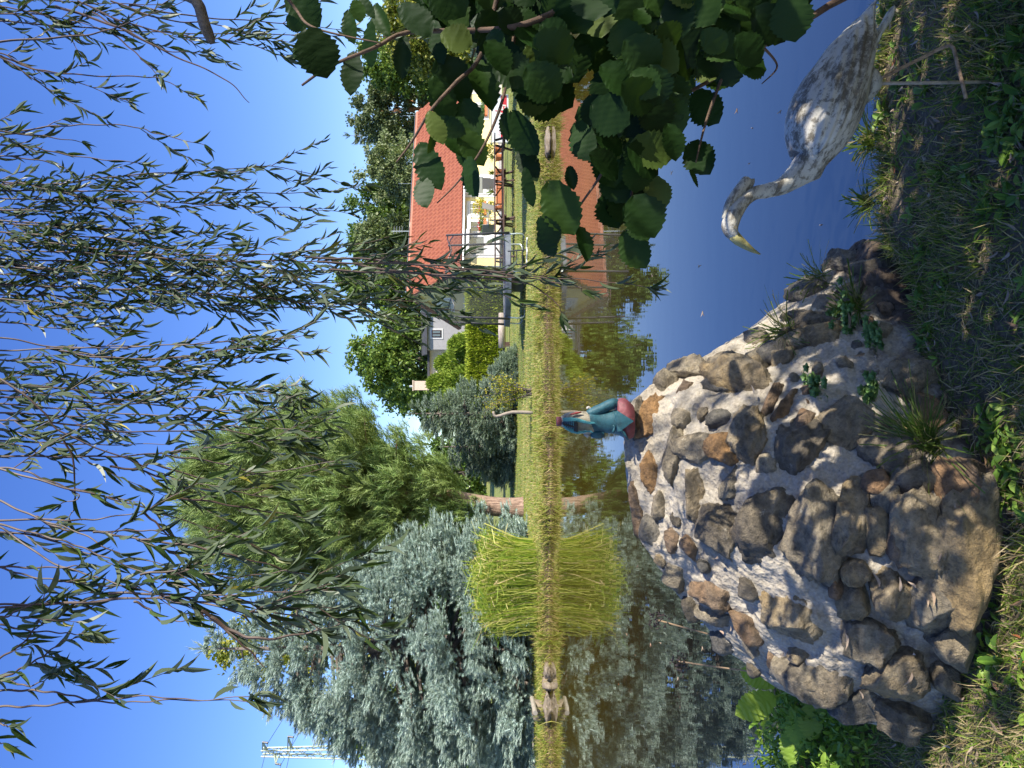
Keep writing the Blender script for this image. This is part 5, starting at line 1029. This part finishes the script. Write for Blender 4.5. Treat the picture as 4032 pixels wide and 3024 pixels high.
# moss on the left stones
# plants at the left end of the wall
PT = leafmat('broad_plant_leaves', [(0, (.16, .29, .035)), (1, (.33, .42, .05))], .35, .38)
def leaf_plant(name, lab, c, lst, m, tmpl, group):
    t = thing(name, lab, 'plant', tuple(c), group); b, s = MB(), MB()
    for (dx, dy, dz, L, W, ax, ay, az) in lst:
        q = np.array(c) + [dx, dy, dz]; b.add(*inst(*tmpl, [q], [(ax, ay, az)], [(.5 * ax + .2, -.8, .75)], L, W * .82)); s.add(*tube(smooth_path([np.array(c) - [0, 0, .03], (np.array(c) + q) / 2 + [0, .01, .02], q], 5), .004, 5))
    obj('leaves', b, m, t); obj('stems', s, m, t)
c = np.array(P(300, 3060, 2.95)); c[2] = .24
leaf_plant('broadleaf_plant', 'young plant with large soft yellow green leaves behind the wall end', c, [(-.02, 0, .18, .17, .12, -.25, -.25, .85), (.03, 0, .17, .15, .10, .35, -.1, .9), (.10, -.05, .12, .20, .10, .6, -.3, .6), (-.04, -.04, .12, .15, .10, -.6, -.6, .2), (.0, -.08, .06, .15, .11, -.5, -.5, .35), (-.12, -.02, .10, .15, .11, -.8, -.2, .3), (.12, -.06, .03, .12, .09, .9, -.4, .1), (-.05, -.1, .02, .14, .1, -.2, -.9, .2)], PT, t_hazel(3), 'broad leaved plants by the pond')
c = np.array(P(150, 3160, 2.7)); c[2] = .24
leaf_plant('broadleaf_plant', 'low plant with oval green leaves below the soft leaved one', c, [(.08, -.03, .06, .11, .07, .5, -.5, .5), (.02, -.06, .03, .10, .07, .1, -.9, .3), (-.1, -.02, .08, .12, .08, -.7, -.3, .5), (-.16, -.03, .03, .13, .09, -.9, -.4, .2), (.14, .03, .03, .1, .06, .9, -.1, .2)], PT, t_hazel(4), 'broad leaved plants by the pond')
# dense small-leaved ground cover on the left shore
mb = MB(); n = 4200; x = rng.uniform(-1.75, -.86, n); y = rng.uniform(2.45, 3.28, n)
keep = np.array([b < shore(a) + .12 and b > 2.35 + .35 * max(0, a + 1.1) for a, b in zip(x, y)]); x, y = x[keep], y[keep]; z = np.array([max(.10, near_z(a, min(b, shore(a) - .06))) for a, b in zip(x, y)]) + rng.uniform(0, .11, len(x)) * (1 + np.array([nz(a, b, 5, 1) for a, b in zip(x, y)])); n = len(x)
mb.add(*inst(*T_OVAL, np.stack([x, y, z], 1), norm(rng.normal(size=(n, 3)) + [0, -.3, .6]), rand_dir(n), rng.uniform(.018, .045, n), rng.uniform(.008, .02, n)))
tag(obj('ground_cover', mb, WEED), 'tangle of small green leaves on the shore beside the wall', 'ground cover', kind='stuff')
SEEDM = flat('dark_seed_head', (.03, .02, .018), .8); STEMM = flat('dry_stem', (.30, .20, .11), .7)
for (cx0, cy0, cx1, cy1, lab) in ((630, 970, 260, 870, 'dry tan stem with a dark seed head leaning over the water, upper one'), (690, 1135, 370, 1090, 'reddish dry stem with a dark seed head, lower one by the broad leaves')):
    a, e = P(3024 - (1800 + cy0 * .7378), 2400 + cx0 * .7378, 2.75), P(3024 - (1800 + cy1 * .7378), 2400 + cx1 * .7378, 2.85); t = thing('seed_stalk', lab, 'dry stalk', tuple(a), 'dry seed stalks over the water'); a2 = Vector((a.x, a.y, a.z)); b = MB(); b.add(*tube([a2 - (e - a2).normalized() * .16, a2, a2.lerp(e, .5) + Vector((0, 0, .006)), e], .003, 6)); obj('stem', b, STEMM, t); b = MB()
    for _ in range(34): q = e + Vector(rng.normal(size=3)) * .018; b.add(*tube([q, q + Vector(rng.normal(size=3)) * .009], .0028, 5))
    obj('seed_head', b, SEEDM, t)
# ------------------------------------------------------------------ the weeping willow we stand under
WIL = leafmat('willow_leaves', [(0, (.028, .055, .014)), (.5, (.048, .085, .022)), (.9, (.085, .125, .038)), (.97, (.20, .21, .05)), (1, (.38, .33, .06))], .2, .42, back=(.085, .115, .062), tcol=(.10, .16, .03))
TWIG = flat('willow_twig_bark', (.065, .038, .026), .6, .2, 40); WB = bark('willow_bark', (.07, .055, .04), (.22, .18, .14), (5, 5, 1))
willow = thing('weeping_willow', 'weeping willow whose thin leafy branches hang over the camera and pond', 'willow tree', (2.6, -2.4, .25))
def strand(path, d, dens=1.0, ls=1.0, v0=-99, bare=False, label=None, lean=0.0):
    """one hanging branch along photo points (U, V) at distance d; leaves below row v0"""
    pts = np.array([np.array(P(u, v, d + .10 * math.sin(v * .0022 + d * 9))) for u, v in path]); n = max(10, int(len(path) * 9)); q = smooth_path(pts, n)
    q += np.array([[.0016 * math.sin(i * .8 + d * 7), .004 * math.sin(i * .3 + d * 3), 0] for i in range(n)])
    seg = np.linalg.norm(np.diff(q, axis=0), axis=1); s = np.concatenate([[0], np.cumsum(seg)]); Ltot = s[-1]
    tw, lv = MB(), MB(); tw.add(*tube(q, list(np.interp(np.linspace(0, 1, n), [0, 1], [.0030 if not bare else .0046, .001])), 5))
    def at(t): return np.array([np.interp(t, s, q[:, k]) for k in range(3)])
    vrow = lambda p: HOR - (p[2] - EYE) * F / p[1]
    PP, DD = [], []
    def leaf(p, d_): PP.append(p); DD.append(d_)
    if not bare:
        t = .02
        while t < Ltot:
            p = at(t); tan = norm(at(min(t + .03, Ltot)) - at(max(t - .03, 0)))
            if vrow(p) > v0:
                if rng.random() < .56 * dens:
                    a = rng.uniform(0, 6.28); leaf(p, norm(tan * .75 + np.array([math.cos(a), math.sin(a), -.45]) * .5))
                if rng.random() < .16 * dens and t < Ltot - .06:      # side twig
                    a = rng.uniform(0, 6.28); l = rng.uniform(.07, .24); o = norm(np.array([math.cos(a) * .55, math.sin(a) * .55, -.85])); e = p + o * l + np.array([0, 0, -.12 * l]); w_ = smooth_path([p, p + o * l * .5, e], 5); tw.add(*tube(w_, [.0013, .0012, .001, .0009, .0007], 4))
                    for u in np.arange(.12, 1.01, .017 / l):
                        b_ = rng.uniform(0, 6.28); leaf(w_[min(4, int(u * 4))] * (1 - (u * 4) % 1) + w_[min(4, int(u * 4) + 1)] * ((u * 4) % 1), norm(o * .8 + np.array([math.cos(b_), math.sin(b_), -.5]) * .48))
            t += .019
        k = 5; tip = at(Ltot)
        for _ in range(k): leaf(tip, norm(norm(at(Ltot) - at(Ltot - .03)) + rng.normal(size=3) * .35))
    br = obj('hanging_branch', tw, TWIG, willow)
    if PP:
        PP, DD = np.array(PP), np.array(DD); m_ = len(PP); pick = rng.integers(0, 3, m_)
        LL = .054 * min(ls, 1.1) * rng.uniform(.55, 1.3, m_)
        for i in range(3):
            k = pick == i; lv.add(*inst(*T_WILLOW[i], PP[k], DD[k], rand_dir(k.sum()), LL[k], LL[k] * .155 * rng.uniform(.75, 1.2, k.sum())))
        obj('leaves', lv, WIL, br)
def c7(*pts): return [(3024 - .7233 * b, .7233 * a) for a, b in pts]
def c8(*pts): return [(1924 - .7233 * b, .7233 * a) for a, b in pts]
def c1(*pts): return [(1024 - .6175 * b, .6175 * a) for a, b in pts]
S = strand
# right third of the sky: sparse strands
S(c7((-400, 10), (0, 40), (300, 90), (600, 170)), 2.4, .9); S(c7((-400, -20), (200, 0), (500, 15), (900, 30)), 2.5, .7); S(c7((-300, 80), (250, 90), (420, 270)), 2.4, .8)
S(c7((-300, 240), (0, 230), (400, 195), (640, 150), (1010, 0)), 2.3, bare=True); S(c7((-300, 110), (0, 120), (620, 160), (1100, 185), (2000, 195), (2300, 215)), 2.5, .35, v0=700); S(c7((500, 60), (640, 150), (900, 270), (1100, 285)), 2.4, .5)
S(c7((420, 0), (700, 130), (1000, 190), (1300, 230), (1560, 310)), 2.4, 1.25, v0=420); S(c7((600, 0), (900, 110), (1180, 130), (1480, 230)), 2.45, 1.1, v0=450); S(c7((300, 30), (640, 150), (900, 280), (1220, 430), (1355, 560)), 2.35, bare=True); S(c7((700, 20), (1040, 90), (1500, 120), (1900, 170)), 2.5, .45, v0=800)
S(c7((-300, 200), (0, 290), (150, 360), (400, 440), (700, 560)), 2.3, .95); S(c7((0, 300), (200, 380), (420, 405), (780, 420), (900, 440), (1060, 530)), 2.3, .95, v0=555); S(c7((-100, 260), (70, 350), (300, 520)), 2.3, .8); S(c7((600, 170), (740, 290), (850, 400)), 2.3, .5)
S(c7((-300, 700), (0, 740), (200, 700), (340, 650)), 2.2, 1.0); S(c7((-300, 650), (0, 730), (250, 690), (470, 680), (730, 690), (860, 730), (1110, 790)), 2.2, .95, v0=545); S(c7((-200, 690), (200, 740), (440, 770)), 2.15, .9); S(c7((-200, 780), (150, 800), (300, 830), (560, 870), (770, 885)), 2.2, .45); S(c7((-300, 830), (0, 850), (250, 880), (380, 930)), 2.2, .9)
# the thick curtain
for pts, d, dn in ((((-300, 940), (100, 1000), (300, 1000), (650, 960), (1100, 930), (1500, 910), (1850, 990)), 2.5, 1.0), (((-300, 1030), (200, 1040), (700, 1040), (1200, 1050), (1700, 1045), (1990, 1010)), 2.55, .8), (((-300, 990), (150, 1010), (420, 1070), (720, 1100), (1000, 1130), (1320, 1080)), 2.5, .9),
                   (((-300, 1060), (250, 1090), (700, 1090), (1200, 1120), (1600, 1130), (1890, 1160)), 2.6, .8), (((-300, 1130), (200, 1150), (520, 1170), (830, 1200)), 2.5, 1.0), (((-300, 1100), (100, 1140), (350, 1120), (700, 1140)), 2.6, .9), (((-300, 1190), (200, 1230), (620, 1250), (920, 1260)), 2.5, .95),
                   (((-300, 1180), (300, 1220), (700, 1255), (1000, 1260), (1250, 1300)), 2.5, .9), (((-300, 1250), (300, 1280), (620, 1300), (940, 1360), (1260, 1340)), 2.4, .9), (((-300, 1300), (200, 1320), (700, 1370), (1100, 1390), (1500, 1380), (1900, 1340), (2120, 1290)), 2.3, 1.2),
                   (((-300, 1350), (300, 1370), (800, 1400), (1200, 1420), (1700, 1420), (2200, 1400), (2500, 1430)), 2.3, 1.3), (((-300, 1400), (300, 1420), (900, 1440), (1500, 1470), (2000, 1480), (2500, 1500)), 2.4, 1.2), (((-300, 1380), (250, 1460), (700, 1500), (1300, 1500), (1800, 1540), (2450, 1560)), 2.4, 1.1),
                   (((-300, 1480), (200, 1500), (700, 1540), (1200, 1560), (1700, 1570)), 2.4, 1.2), (((-300, 1520), (300, 1560), (800, 1590), (1300, 1620), (1900, 1620), (2350, 1650)), 2.5, 1.1), (((-300, 1600), (250, 1610), (600, 1640), (1200, 1660), (1750, 1680), (2300, 1730)), 2.5, 1.1), (((-300, 1340), (200, 1350), (600, 1330), (930, 1340), (1300, 1330)), 2.6, .8), (((-300, 1440), (400, 1470), (800, 1480)), 2.3, 1.1)):
    S(c7(*pts), d, dn)
S([(1990, 1250), (1985, 1600), (1965, 1850), (1935, 2080), (1920, 2330), (1895, 2560)], 1.9, .62, .9); S([(2010, 1200), (2000, 1500), (1960, 1800), (1950, 2000), (1930, 2180)], 2.0, .6); S([(1980, 1400), (1935, 1750), (1910, 2060), (1840, 2180), (1795, 2210)], 2.0, .35)
S([(1960, 1300), (1945, 1700), (1930, 2050), (1900, 2260), (1880, 2290)], 1.95, .5)
for pts, d, dn in ((((-300, 20), (300, 40), (800, 60), (1300, 90), (1700, 130), (2050, 140), (2500, 170)), 2.4, 1.1), (((-300, 90), (200, 120), (500, 150), (700, 160), (900, 150)), 2.3, 1.1), (((-300, 200), (100, 240), (350, 270), (650, 250)), 2.3, 1.0), (((-300, 150), (200, 190), (600, 220)), 2.4, .9)): S(c8(*pts), d, dn)
S(c8((-300, 300), (0, 315), (370, 372), (1000, 355), (1400, 330), (1650, 310)), 2.2, .08); S(c8((-300, 380), (100, 385), (600, 365), (1000, 355), (1250, 330)), 2.2, .3); S(c8((250, 370), (500, 420), (900, 430), (1250, 380), (1480, 370), (1700, 400)), 2.2, 1.25); S(c8((300, 380), (700, 440), (1000, 430), (1500, 430)), 2.25, 1.1)
for pts, d, dn, ls in ((((-300, 430), (200, 450), (600, 480), (900, 470), (1150, 420)), 2.2, 1.0, 1), (((-300, 480), (200, 520), (500, 560), (800, 500), (1100, 520)), 2.2, 1.1, 1), (((-300, 560), (200, 580), (600, 620), (1000, 600), (1330, 600), (1640, 570)), 2.1, 1.1, 1.05), (((-300, 640), (200, 650), (700, 680), (1100, 640), (1400, 620), (1650, 650)), 2.1, 1.0, 1.05),
                      (((-300, 590), (200, 620), (600, 650), (1000, 700), (1400, 720), (1550, 690)), 2.1, 1.1, 1.05), (((-300, 720), (300, 740), (800, 780), (1300, 800), (1750, 830)), 2.1, 1.0, 1.05), (((-300, 760), (300, 780), (700, 830), (1200, 820), (1500, 870), (1690, 880)), 2.0, 1.1, 1.1),
                      (((-300, 800), (100, 830), (300, 870), (560, 830)), 2.1, 1.0, 1), (((-300, 880), (200, 885), (500, 900), (900, 895)), 2.1, .25, 1), (((-300, 965), (300, 965), (700, 960), (1000, 930), (1400, 880), (1750, 860)), 2.0, .75, 1.1), (((900, 960), (1200, 1000), (1500, 1090)), 2.0, .9, 1.1),
                      (((-300, 900), (100, 900), (230, 960), (330, 1000)), 2.0, .9, 1), (((-300, 660), (300, 700), (800, 740), (1200, 760), (1560, 760)), 2.2, .9, 1), (((800, 990), (1100, 1080), (1400, 1060), (1890, 980)), 2.0, .12, 1)): S(c8(*pts), d, dn, ls)
S(c8((-300, 480), (0, 545), (220, 700), (330, 830), (700, 980), (1000, 1110), (1350, 1270), (1650, 1300)), 1.9, .55, 1.05, v0=480); S(c8((330, 850), (400, 1000), (410, 1200), (380, 1290)), 1.9, .6); S(c8((600, 1020), (800, 1050), (1020, 1130), (1300, 1160), (1560, 1200)), 1.9, .9, 1.05)
S(c8((-300, 1000), (0, 1035), (350, 1130), (700, 1220), (1000, 1310), (1330, 1420), (1600, 1560)), 1.85, .7, 1.1, v0=350); S(c8((-300, 1060), (60, 1030), (250, 1090), (430, 1180), (330, 1220)), 1.85, .7); S(c8((780, 1270), (860, 1340), (950, 1420), (1050, 1480)), 1.8, 1.0, 1.1); S(c8((900, 1180), (1200, 1220), (1500, 1270), (1650, 1300)), 1.85, 1.1, 1.1)
S(c8((-300, 1100), (0, 1210), (240, 1310), (450, 1390), (650, 1490), (900, 1560)), 1.75, .55, 1.1, v0=60); S(c8((200, 1290), (330, 1360), (600, 1370), (830, 1370), (960, 1400)), 1.8, .9, 1.1); S(c8((-300, 1310), (300, 1310), (560, 1300), (820, 1255)), 1.8, .08); S(c8((-300, 1350), (200, 1400), (480, 1490), (620, 1560)), 1.75, .9, 1.1)
S(c1((-300, 30), (0, 130), (330, 340), (600, 440), (900, 520), (1200, 600)), 1.7, .6, 1.15, v0=150); S(c1((-300, 60), (0, 110), (300, 180), (480, 240), (700, 320), (1000, 450), (1280, 540)), 1.7, .8, 1.15, v0=240); S(c1((-300, 370), (100, 380), (430, 375), (510, 365)), 1.7, .15); S(c1((-300, 340), (0, 385), (230, 440), (500, 480), (800, 500)), 1.7, .6, 1.1)
S(c1((-300, 640), (0, 640), (450, 605), (900, 575), (1200, 600), (1500, 590), (1800, 620), (2250, 650)), 1.65, .9, 1.25, v0=560); S(c1((-300, 610), (0, 620), (500, 600), (940, 575), (1300, 560), (1700, 540), (2150, 520)), 1.65, .85, 1.25, v0=590); S(c1((700, 540), (1100, 560), (1500, 650), (1900, 690), (2050, 780)), 1.65, .85, 1.25, v0=600); S(c1((900, 420), (1200, 400), (1500, 440), (1830, 400)), 1.7, 1.0, 1.15)
S(c1((860, 590), (960, 660), (1040, 720), (1200, 720)), 1.65, 1.0, 1.15); S(c1((1290, 650), (1420, 760), (1560, 880), (1680, 1020)), 1.65, bare=True); S(c1((1350, 690), (1500, 800), (1720, 830), (2000, 790), (2210, 720)), 1.65, bare=True); S(c1((900, 200), (1250, 250), (1600, 330), (1900, 420), (2100, 450)), 1.75, .95, 1.15); S(c1((600, 150), (900, 210), (1200, 330), (1300, 420)), 1.75, 1.1, 1.1)
S(c1((-300, 660), (0, 700), (140, 640), (320, 600)), 1.6, .7, 1.2); S(c1((-250, 740), (0, 750), (200, 780), (400, 800), (540, 800)), 1.6, .8, 1.2); S(c1((-300, 1170), (0, 960), (160, 850), (250, 700), (290, 550)), 1.6, .25, 1.2); S(c1((-300, 1180), (0, 1090), (160, 1010), (280, 940), (400, 850), (500, 830)), 1.6, 1.1, 1.2); S(c1((-200, 1100), (50, 1110), (200, 1130), (300, 1090)), 1.6, 1.0, 1.2)
S(c1((-300, 1180), (0, 1170), (230, 1160), (400, 1190), (600, 1220), (900, 1205), (1250, 1220), (1600, 1200)), 1.6, .42, 1.3, v0=80); S(c1((-300, 1275), (0, 1272), (250, 1258), (500, 1240), (800, 1235), (1100, 1230), (1580, 1225)), 1.6, .35, 1.3, v0=180); S(c1((-250, 1370), (0, 1380), (60, 1390)), 1.6, .8, 1.1); S(c1((-250, 1450), (-50, 1470), (20, 1500)), 1.6, .8, 1.1)
# trunk, limbs and the rest of the crown, above, behind and to the right
tb = MB(); tb.add(*tube(smooth_path([(2.6, -2.4, .1), (2.5, -2.3, 1.4), (2.3, -2.0, 2.8), (2.0, -1.5, 4.2), (1.6, -.8, 5.6)], 16), list(np.linspace(.38, .16, 16)), 12)); obj('trunk', tb, WB, willow, True)
for pts, r in (([(2.3, -2.0, 2.9), (1.6, -.5, 4.2), (.9, 1.0, 4.3), (.2, 2.2, 3.9), (-.6, 2.9, 3.5)], .09), ([(2.1, -1.7, 3.6), (2.0, 0, 4.5), (1.9, 1.5, 4.4), (1.6, 2.9, 4.0)], .08), ([(2.2, -1.8, 3.3), (.6, -.9, 4.3), (-.7, .6, 4.0), (-1.5, 2.1, 3.3)], .08), ([(2.3, -2.0, 3.2), (3.4, -.6, 4.4), (4.0, .8, 4.2)], .08)):
    b = MB(); q = smooth_path(pts, 18); b.add(*tube(q, list(np.linspace(r, .02, 18)), 8)); obj('limb', b, WB, willow, True)
b = MB(); b.add(*tube(smooth_path([P(3060, 660, 1.7), P(3024, 770, 1.7), P(2930, 805, 1.7), P(2852, 838, 1.72)], 10), [.013] * 8 + [.011, .006], 7)); obj('broken_limb', b, WB, willow, True)
PP, DD = [], []
def bundle(x, y, ztop, L, nl, spread):
    u = rng.uniform(0, 1, nl); z = ztop - L * u; PP.append(np.stack([x + rng.normal(size=nl) * spread + .1 * np.sin(z * 3 + x), y + rng.normal(size=nl) * spread, z], 1)); DD.append(norm(rng.normal(size=(nl, 3)) * .5 + [0, 0, -1]))
for _ in range(62):
    x, y = rng.uniform(1.0, 4.8), rng.uniform(-2.6, 2.6)
    if x < .56 * y + .55 or (.51 * x + .86 * y < 1.35 and rng.random() < .7): continue
    bundle(x, y, rng.uniform(3.2, 4.7), rng.uniform(1.0, 2.4), 105, .09)
for _ in range(40):
    x, y = rng.uniform(-2.5, 1.5), rng.uniform(-2.5, .3); bundle(x, y, rng.uniform(3.6, 4.6), rng.uniform(.8, 1.5), 90, .09)
PP, DD = np.vstack(PP), np.vstack(DD); k = (PP[:, 1] < .15) | (PP[:, 0] > .53 * PP[:, 1] + .12) | (PP[:, 2] - EYE > .66 * PP[:, 1] + .1); PP, DD = PP[k], DD[k]
b = MB(); L_ = .085 * rng.uniform(.6, 1.2, len(PP)); b.add(*inst(*T_WILLOW[1], PP, DD, rand_dir(len(PP)), L_, L_ * .2)); obj('crown', b, WIL, willow)

# ------------------------------------------------------------------ the hazel on the right
HAZ = leafmat('hazel_leaves', [(0, (.007, .020, .004)), (.55, (.013, .036, .006)), (.9, (.026, .056, .009)), (1, (.08, .11, .022))], .14, .5, spec=.15, back=(.018, .04, .010), tcol=(.08, .16, .012))
m = HAZ; nt = m.node_tree; p = nt.nodes['Principled BSDF']; wv = N(nt, 'TexWave', Scale=34.0, Distortion=1.2, Detail=1.0); nt.links.new(coords(nt, (1, .4, 1)), wv.inputs['Vector']); bump(nt, p, wv.outputs[0], .05, .003)
hazel = thing('hazel_bush', 'big hazel bush with large toothed dark leaves above the heron', 'bush', (1.75, 1.2, .25))
HS = bark('hazel_bark', (.05, .032, .02), (.15, .095, .06), (20, 20, 6), .3)
def ip(x, y, d): return P(3024 - y, x, d)
for pts, ds, r in (([(3700, -500), (3420, -90), (3250, 30), (3090, 130), (2960, 205), (2850, 285), (2700, 370), (2520, 470)], 1.45, .0085), ([(2900, -600), (2350, -60), (2200, 40), (2030, 105), (1850, 120), (1600, 128), (1480, 185), (1300, 260), (1190, 335)], 1.4, .0075),
                   ([(2600, -300), (2450, 200), (2420, 500), (2380, 660), (2290, 800), (2150, 1000)], 1.45, .005), ([(2700, 60), (2600, 420), (2510, 640), (2480, 830), (2475, 930)], 1.5, .005), ([(2000, -200), (1900, 200), (1790, 330), (1700, 430), (1620, 560), (1560, 640)], 1.4, .005),
                   ([(2030, 105), (2000, 300), (1960, 450), (1890, 600), (1800, 720), (1720, 800)], 1.4, .004), ([(2850, 285), (2780, 480), (2740, 640)], 1.45, .004), ([(1050, -120), (1160, 30), (1240, 110), (1500, 170)], 1.4, .004), ([(3000, 180), (3060, 260), (3000, 330)], 1.45, .003)):
    q = smooth_path([np.array(ip(a, b_, ds + .03 * math.sin(i * 1.7))) for i, (a, b_) in enumerate(pts)], 30); b = MB(); b.add(*tube(q, list(np.linspace(r, r * .3, 30)), 7)); obj('branch', b, HS, hazel, True)
b = MB()
for k in range(7):
    a = rng.uniform(0, 6.28); e = np.array([1.75 + rng.uniform(-.7, 1.0), 1.2 + rng.uniform(-.6, .9), rng.uniform(2.0, 3.2)]); s_ = np.array([1.75 + .1 * math.cos(a), 1.2 + .1 * math.sin(a), .2]); mid = (s_ + e) / 2 + [.1, 0, .2]; b = MB(); b.add(*tube(smooth_path([s_, mid, e], 12), list(np.linspace(.022, .006, 12)), 7)); obj('stem', b, HS, hazel, True)
# leaves read from the photo: (row x, column y, length px, width ratio, drop: 0 hanging down .. 90 pointing left)
LV = [(1195, 35, 200, .9, 40), (1160, 95, 90, .8, 20), (1250, 205, 230, 1.0, 70), (1185, 205, 100, .9, 80), (1385, 285, 210, .55, 85), (1450, 185, 200, .55, 85), (1378, 105, 150, .6, 80), (1500, 80, 180, .5, 80), (1410, 40, 120, .7, 80), (1440, 20, 140, .4, 80), (1585, 225, 190, .5, 80), (1640, 70, 220, .7, 60), (1718, 165, 210, .5, 75),
      (1745, 30, 250, 1.0, 20), (1790, 315, 230, .9, 45), (1745, 395, 230, .62, 80), (1718, 500, 170, .6, 80), (1690, 655, 240, .62, 82), (1700, 560, 110, .5, 80), (1785, 560, 150, .8, 50), (1775, 500, 150, .7, 20), (1850, 470, 200, .75, 70), (1862, 575, 200, .75, 60), (1850, 700, 210, .7, 75), (1820, 620, 110, .6, 70), (1668, 760, 170, .7, 60), (1905, 330, 260, .62, 68), (1992, 490, 150, .42, 80),
      (2060, 530, 230, .75, 70), (2075, 640, 210, .55, 70), (2080, 740, 180, .4, 80), (1990, 250, 230, .8, 60), (1960, 150, 240, .9, 50), (2210, 820, 270, .75, 62), (2160, 910, 150, .8, 65), (2155, 965, 150, .7, 60), (2300, 960, 170, .6, 80), (2250, 700, 110, .6, 60), (2375, 610, 190, .95, 70), (2430, 720, 200, .95, 60), (2500, 850, 190, .75, 80), (2500, 985, 200, .8, 60), (2590, 760, 160, .9, 60), (2755, 625, 180, .9, 55), (2740, 705, 100, .5, 40), (2650, 560, 170, .8, 60), (2290, 560, 220, .7, 70), (2640, 380, 210, 1.0, 60), (2350, 470, 180, .9, 50)]
pos, dr, ln, wr = [], [], [], []
def addleaf(x, y, px, w_, drop, d):
    t = R(drop + rng.normal() * 9); dv = np.array([-math.sin(t), rng.normal() * .25, -math.cos(t)]); L = px * d / F
    c = np.array(ip(x, y, d)); pos.append(c - dv * L * .5); dr.append(dv); ln.append(L); wr.append(w_)
for (x, y, px, w_, dp) in LV: addleaf(x, y, px * .84, w_ * .88, dp, 1.42 + rng.normal() * .06)
poly = np.array([(1660, -60), (1720, 70), (1800, 150), (1930, 210), (2040, 330), (2120, 440), (2200, 380), (2290, 370), (2360, 520), (2370, 760), (2440, 900), (2530, 900), (2580, 690), (2670, 520), (2750, 460), (2830, 370), (2880, 270), (2950, 270), (3010, 200), (3080, 130), (3150, 80), (3260, -60)])
def inside(x, y):
    c = False; j = len(poly) - 1
    for i in range(len(poly)):
        if (poly[i][1] > y) != (poly[j][1] > y) and x < (poly[j][0] - poly[i][0]) * (y - poly[i][1]) / (poly[j][1] - poly[i][1]) + poly[i][0]: c = not c
        j = i
    return c
k = 0
while k < 320:
    x, y = rng.uniform(1640, 3260), rng.uniform(-60, 900)
    if not inside(x, y): continue
    if 2200 < x < 2400 and 120 < y < 470 and rng.random() < .72: continue
    addleaf(x, y, rng.uniform(100, 185), rng.uniform(.75, 1.0), rng.uniform(10, 85), rng.uniform(1.3, 1.75)); k += 1
n0 = len(pos); k = 0
while k < 1050:                                         # the rest of the bush, to the right of the picture
    q = np.array([rng.uniform(.75, 2.9), rng.uniform(.75, 2.6), rng.uniform(.35, 1.85)])
    if q[0] < .53 * q[1] + .12: continue
    if q[2] > 1.55 and rng.random() < .5: continue
    pos.append(q); dr.append(norm(np.array([rng.normal() * .6 - .3, rng.normal() * .6, -.7]))); ln.append(rng.uniform(.06, .11)); wr.append(rng.uniform(.75, 1)); k += 1
for _ in range(520):                                    # extra loose leaves out of view, added to shade the heron
    q = np.array([rng.uniform(1.15, 2.1), rng.uniform(.85, 1.75), rng.uniform(.75, 1.7)])
    if q[0] < .53 * q[1] + .12: continue
    pos.append(q); dr.append(norm(np.array([rng.normal() * .6 - .3, rng.normal() * .6, -.7]))); ln.append(rng.uniform(.07, .11)); wr.append(.9)
pos, dr, ln, wr = np.array(pos), np.array(dr), np.array(ln), np.array(wr); hint = norm(np.stack([rng.normal(size=len(pos)) * .45 + .1, np.full(len(pos), -1.0), .35 + rng.normal(size=len(pos)) * .4], 1))
X_ = np.cross(dr, hint); b = MB(); pick = rng.integers(0, 6, len(pos))
for i in range(6):
    k = pick == i; b.add(*inst(*T_HAZEL[i], pos[k], dr[k], hint[k], ln[k], ln[k] * wr[k] * .98))
obj('leaves', b, HAZ, hazel, True)
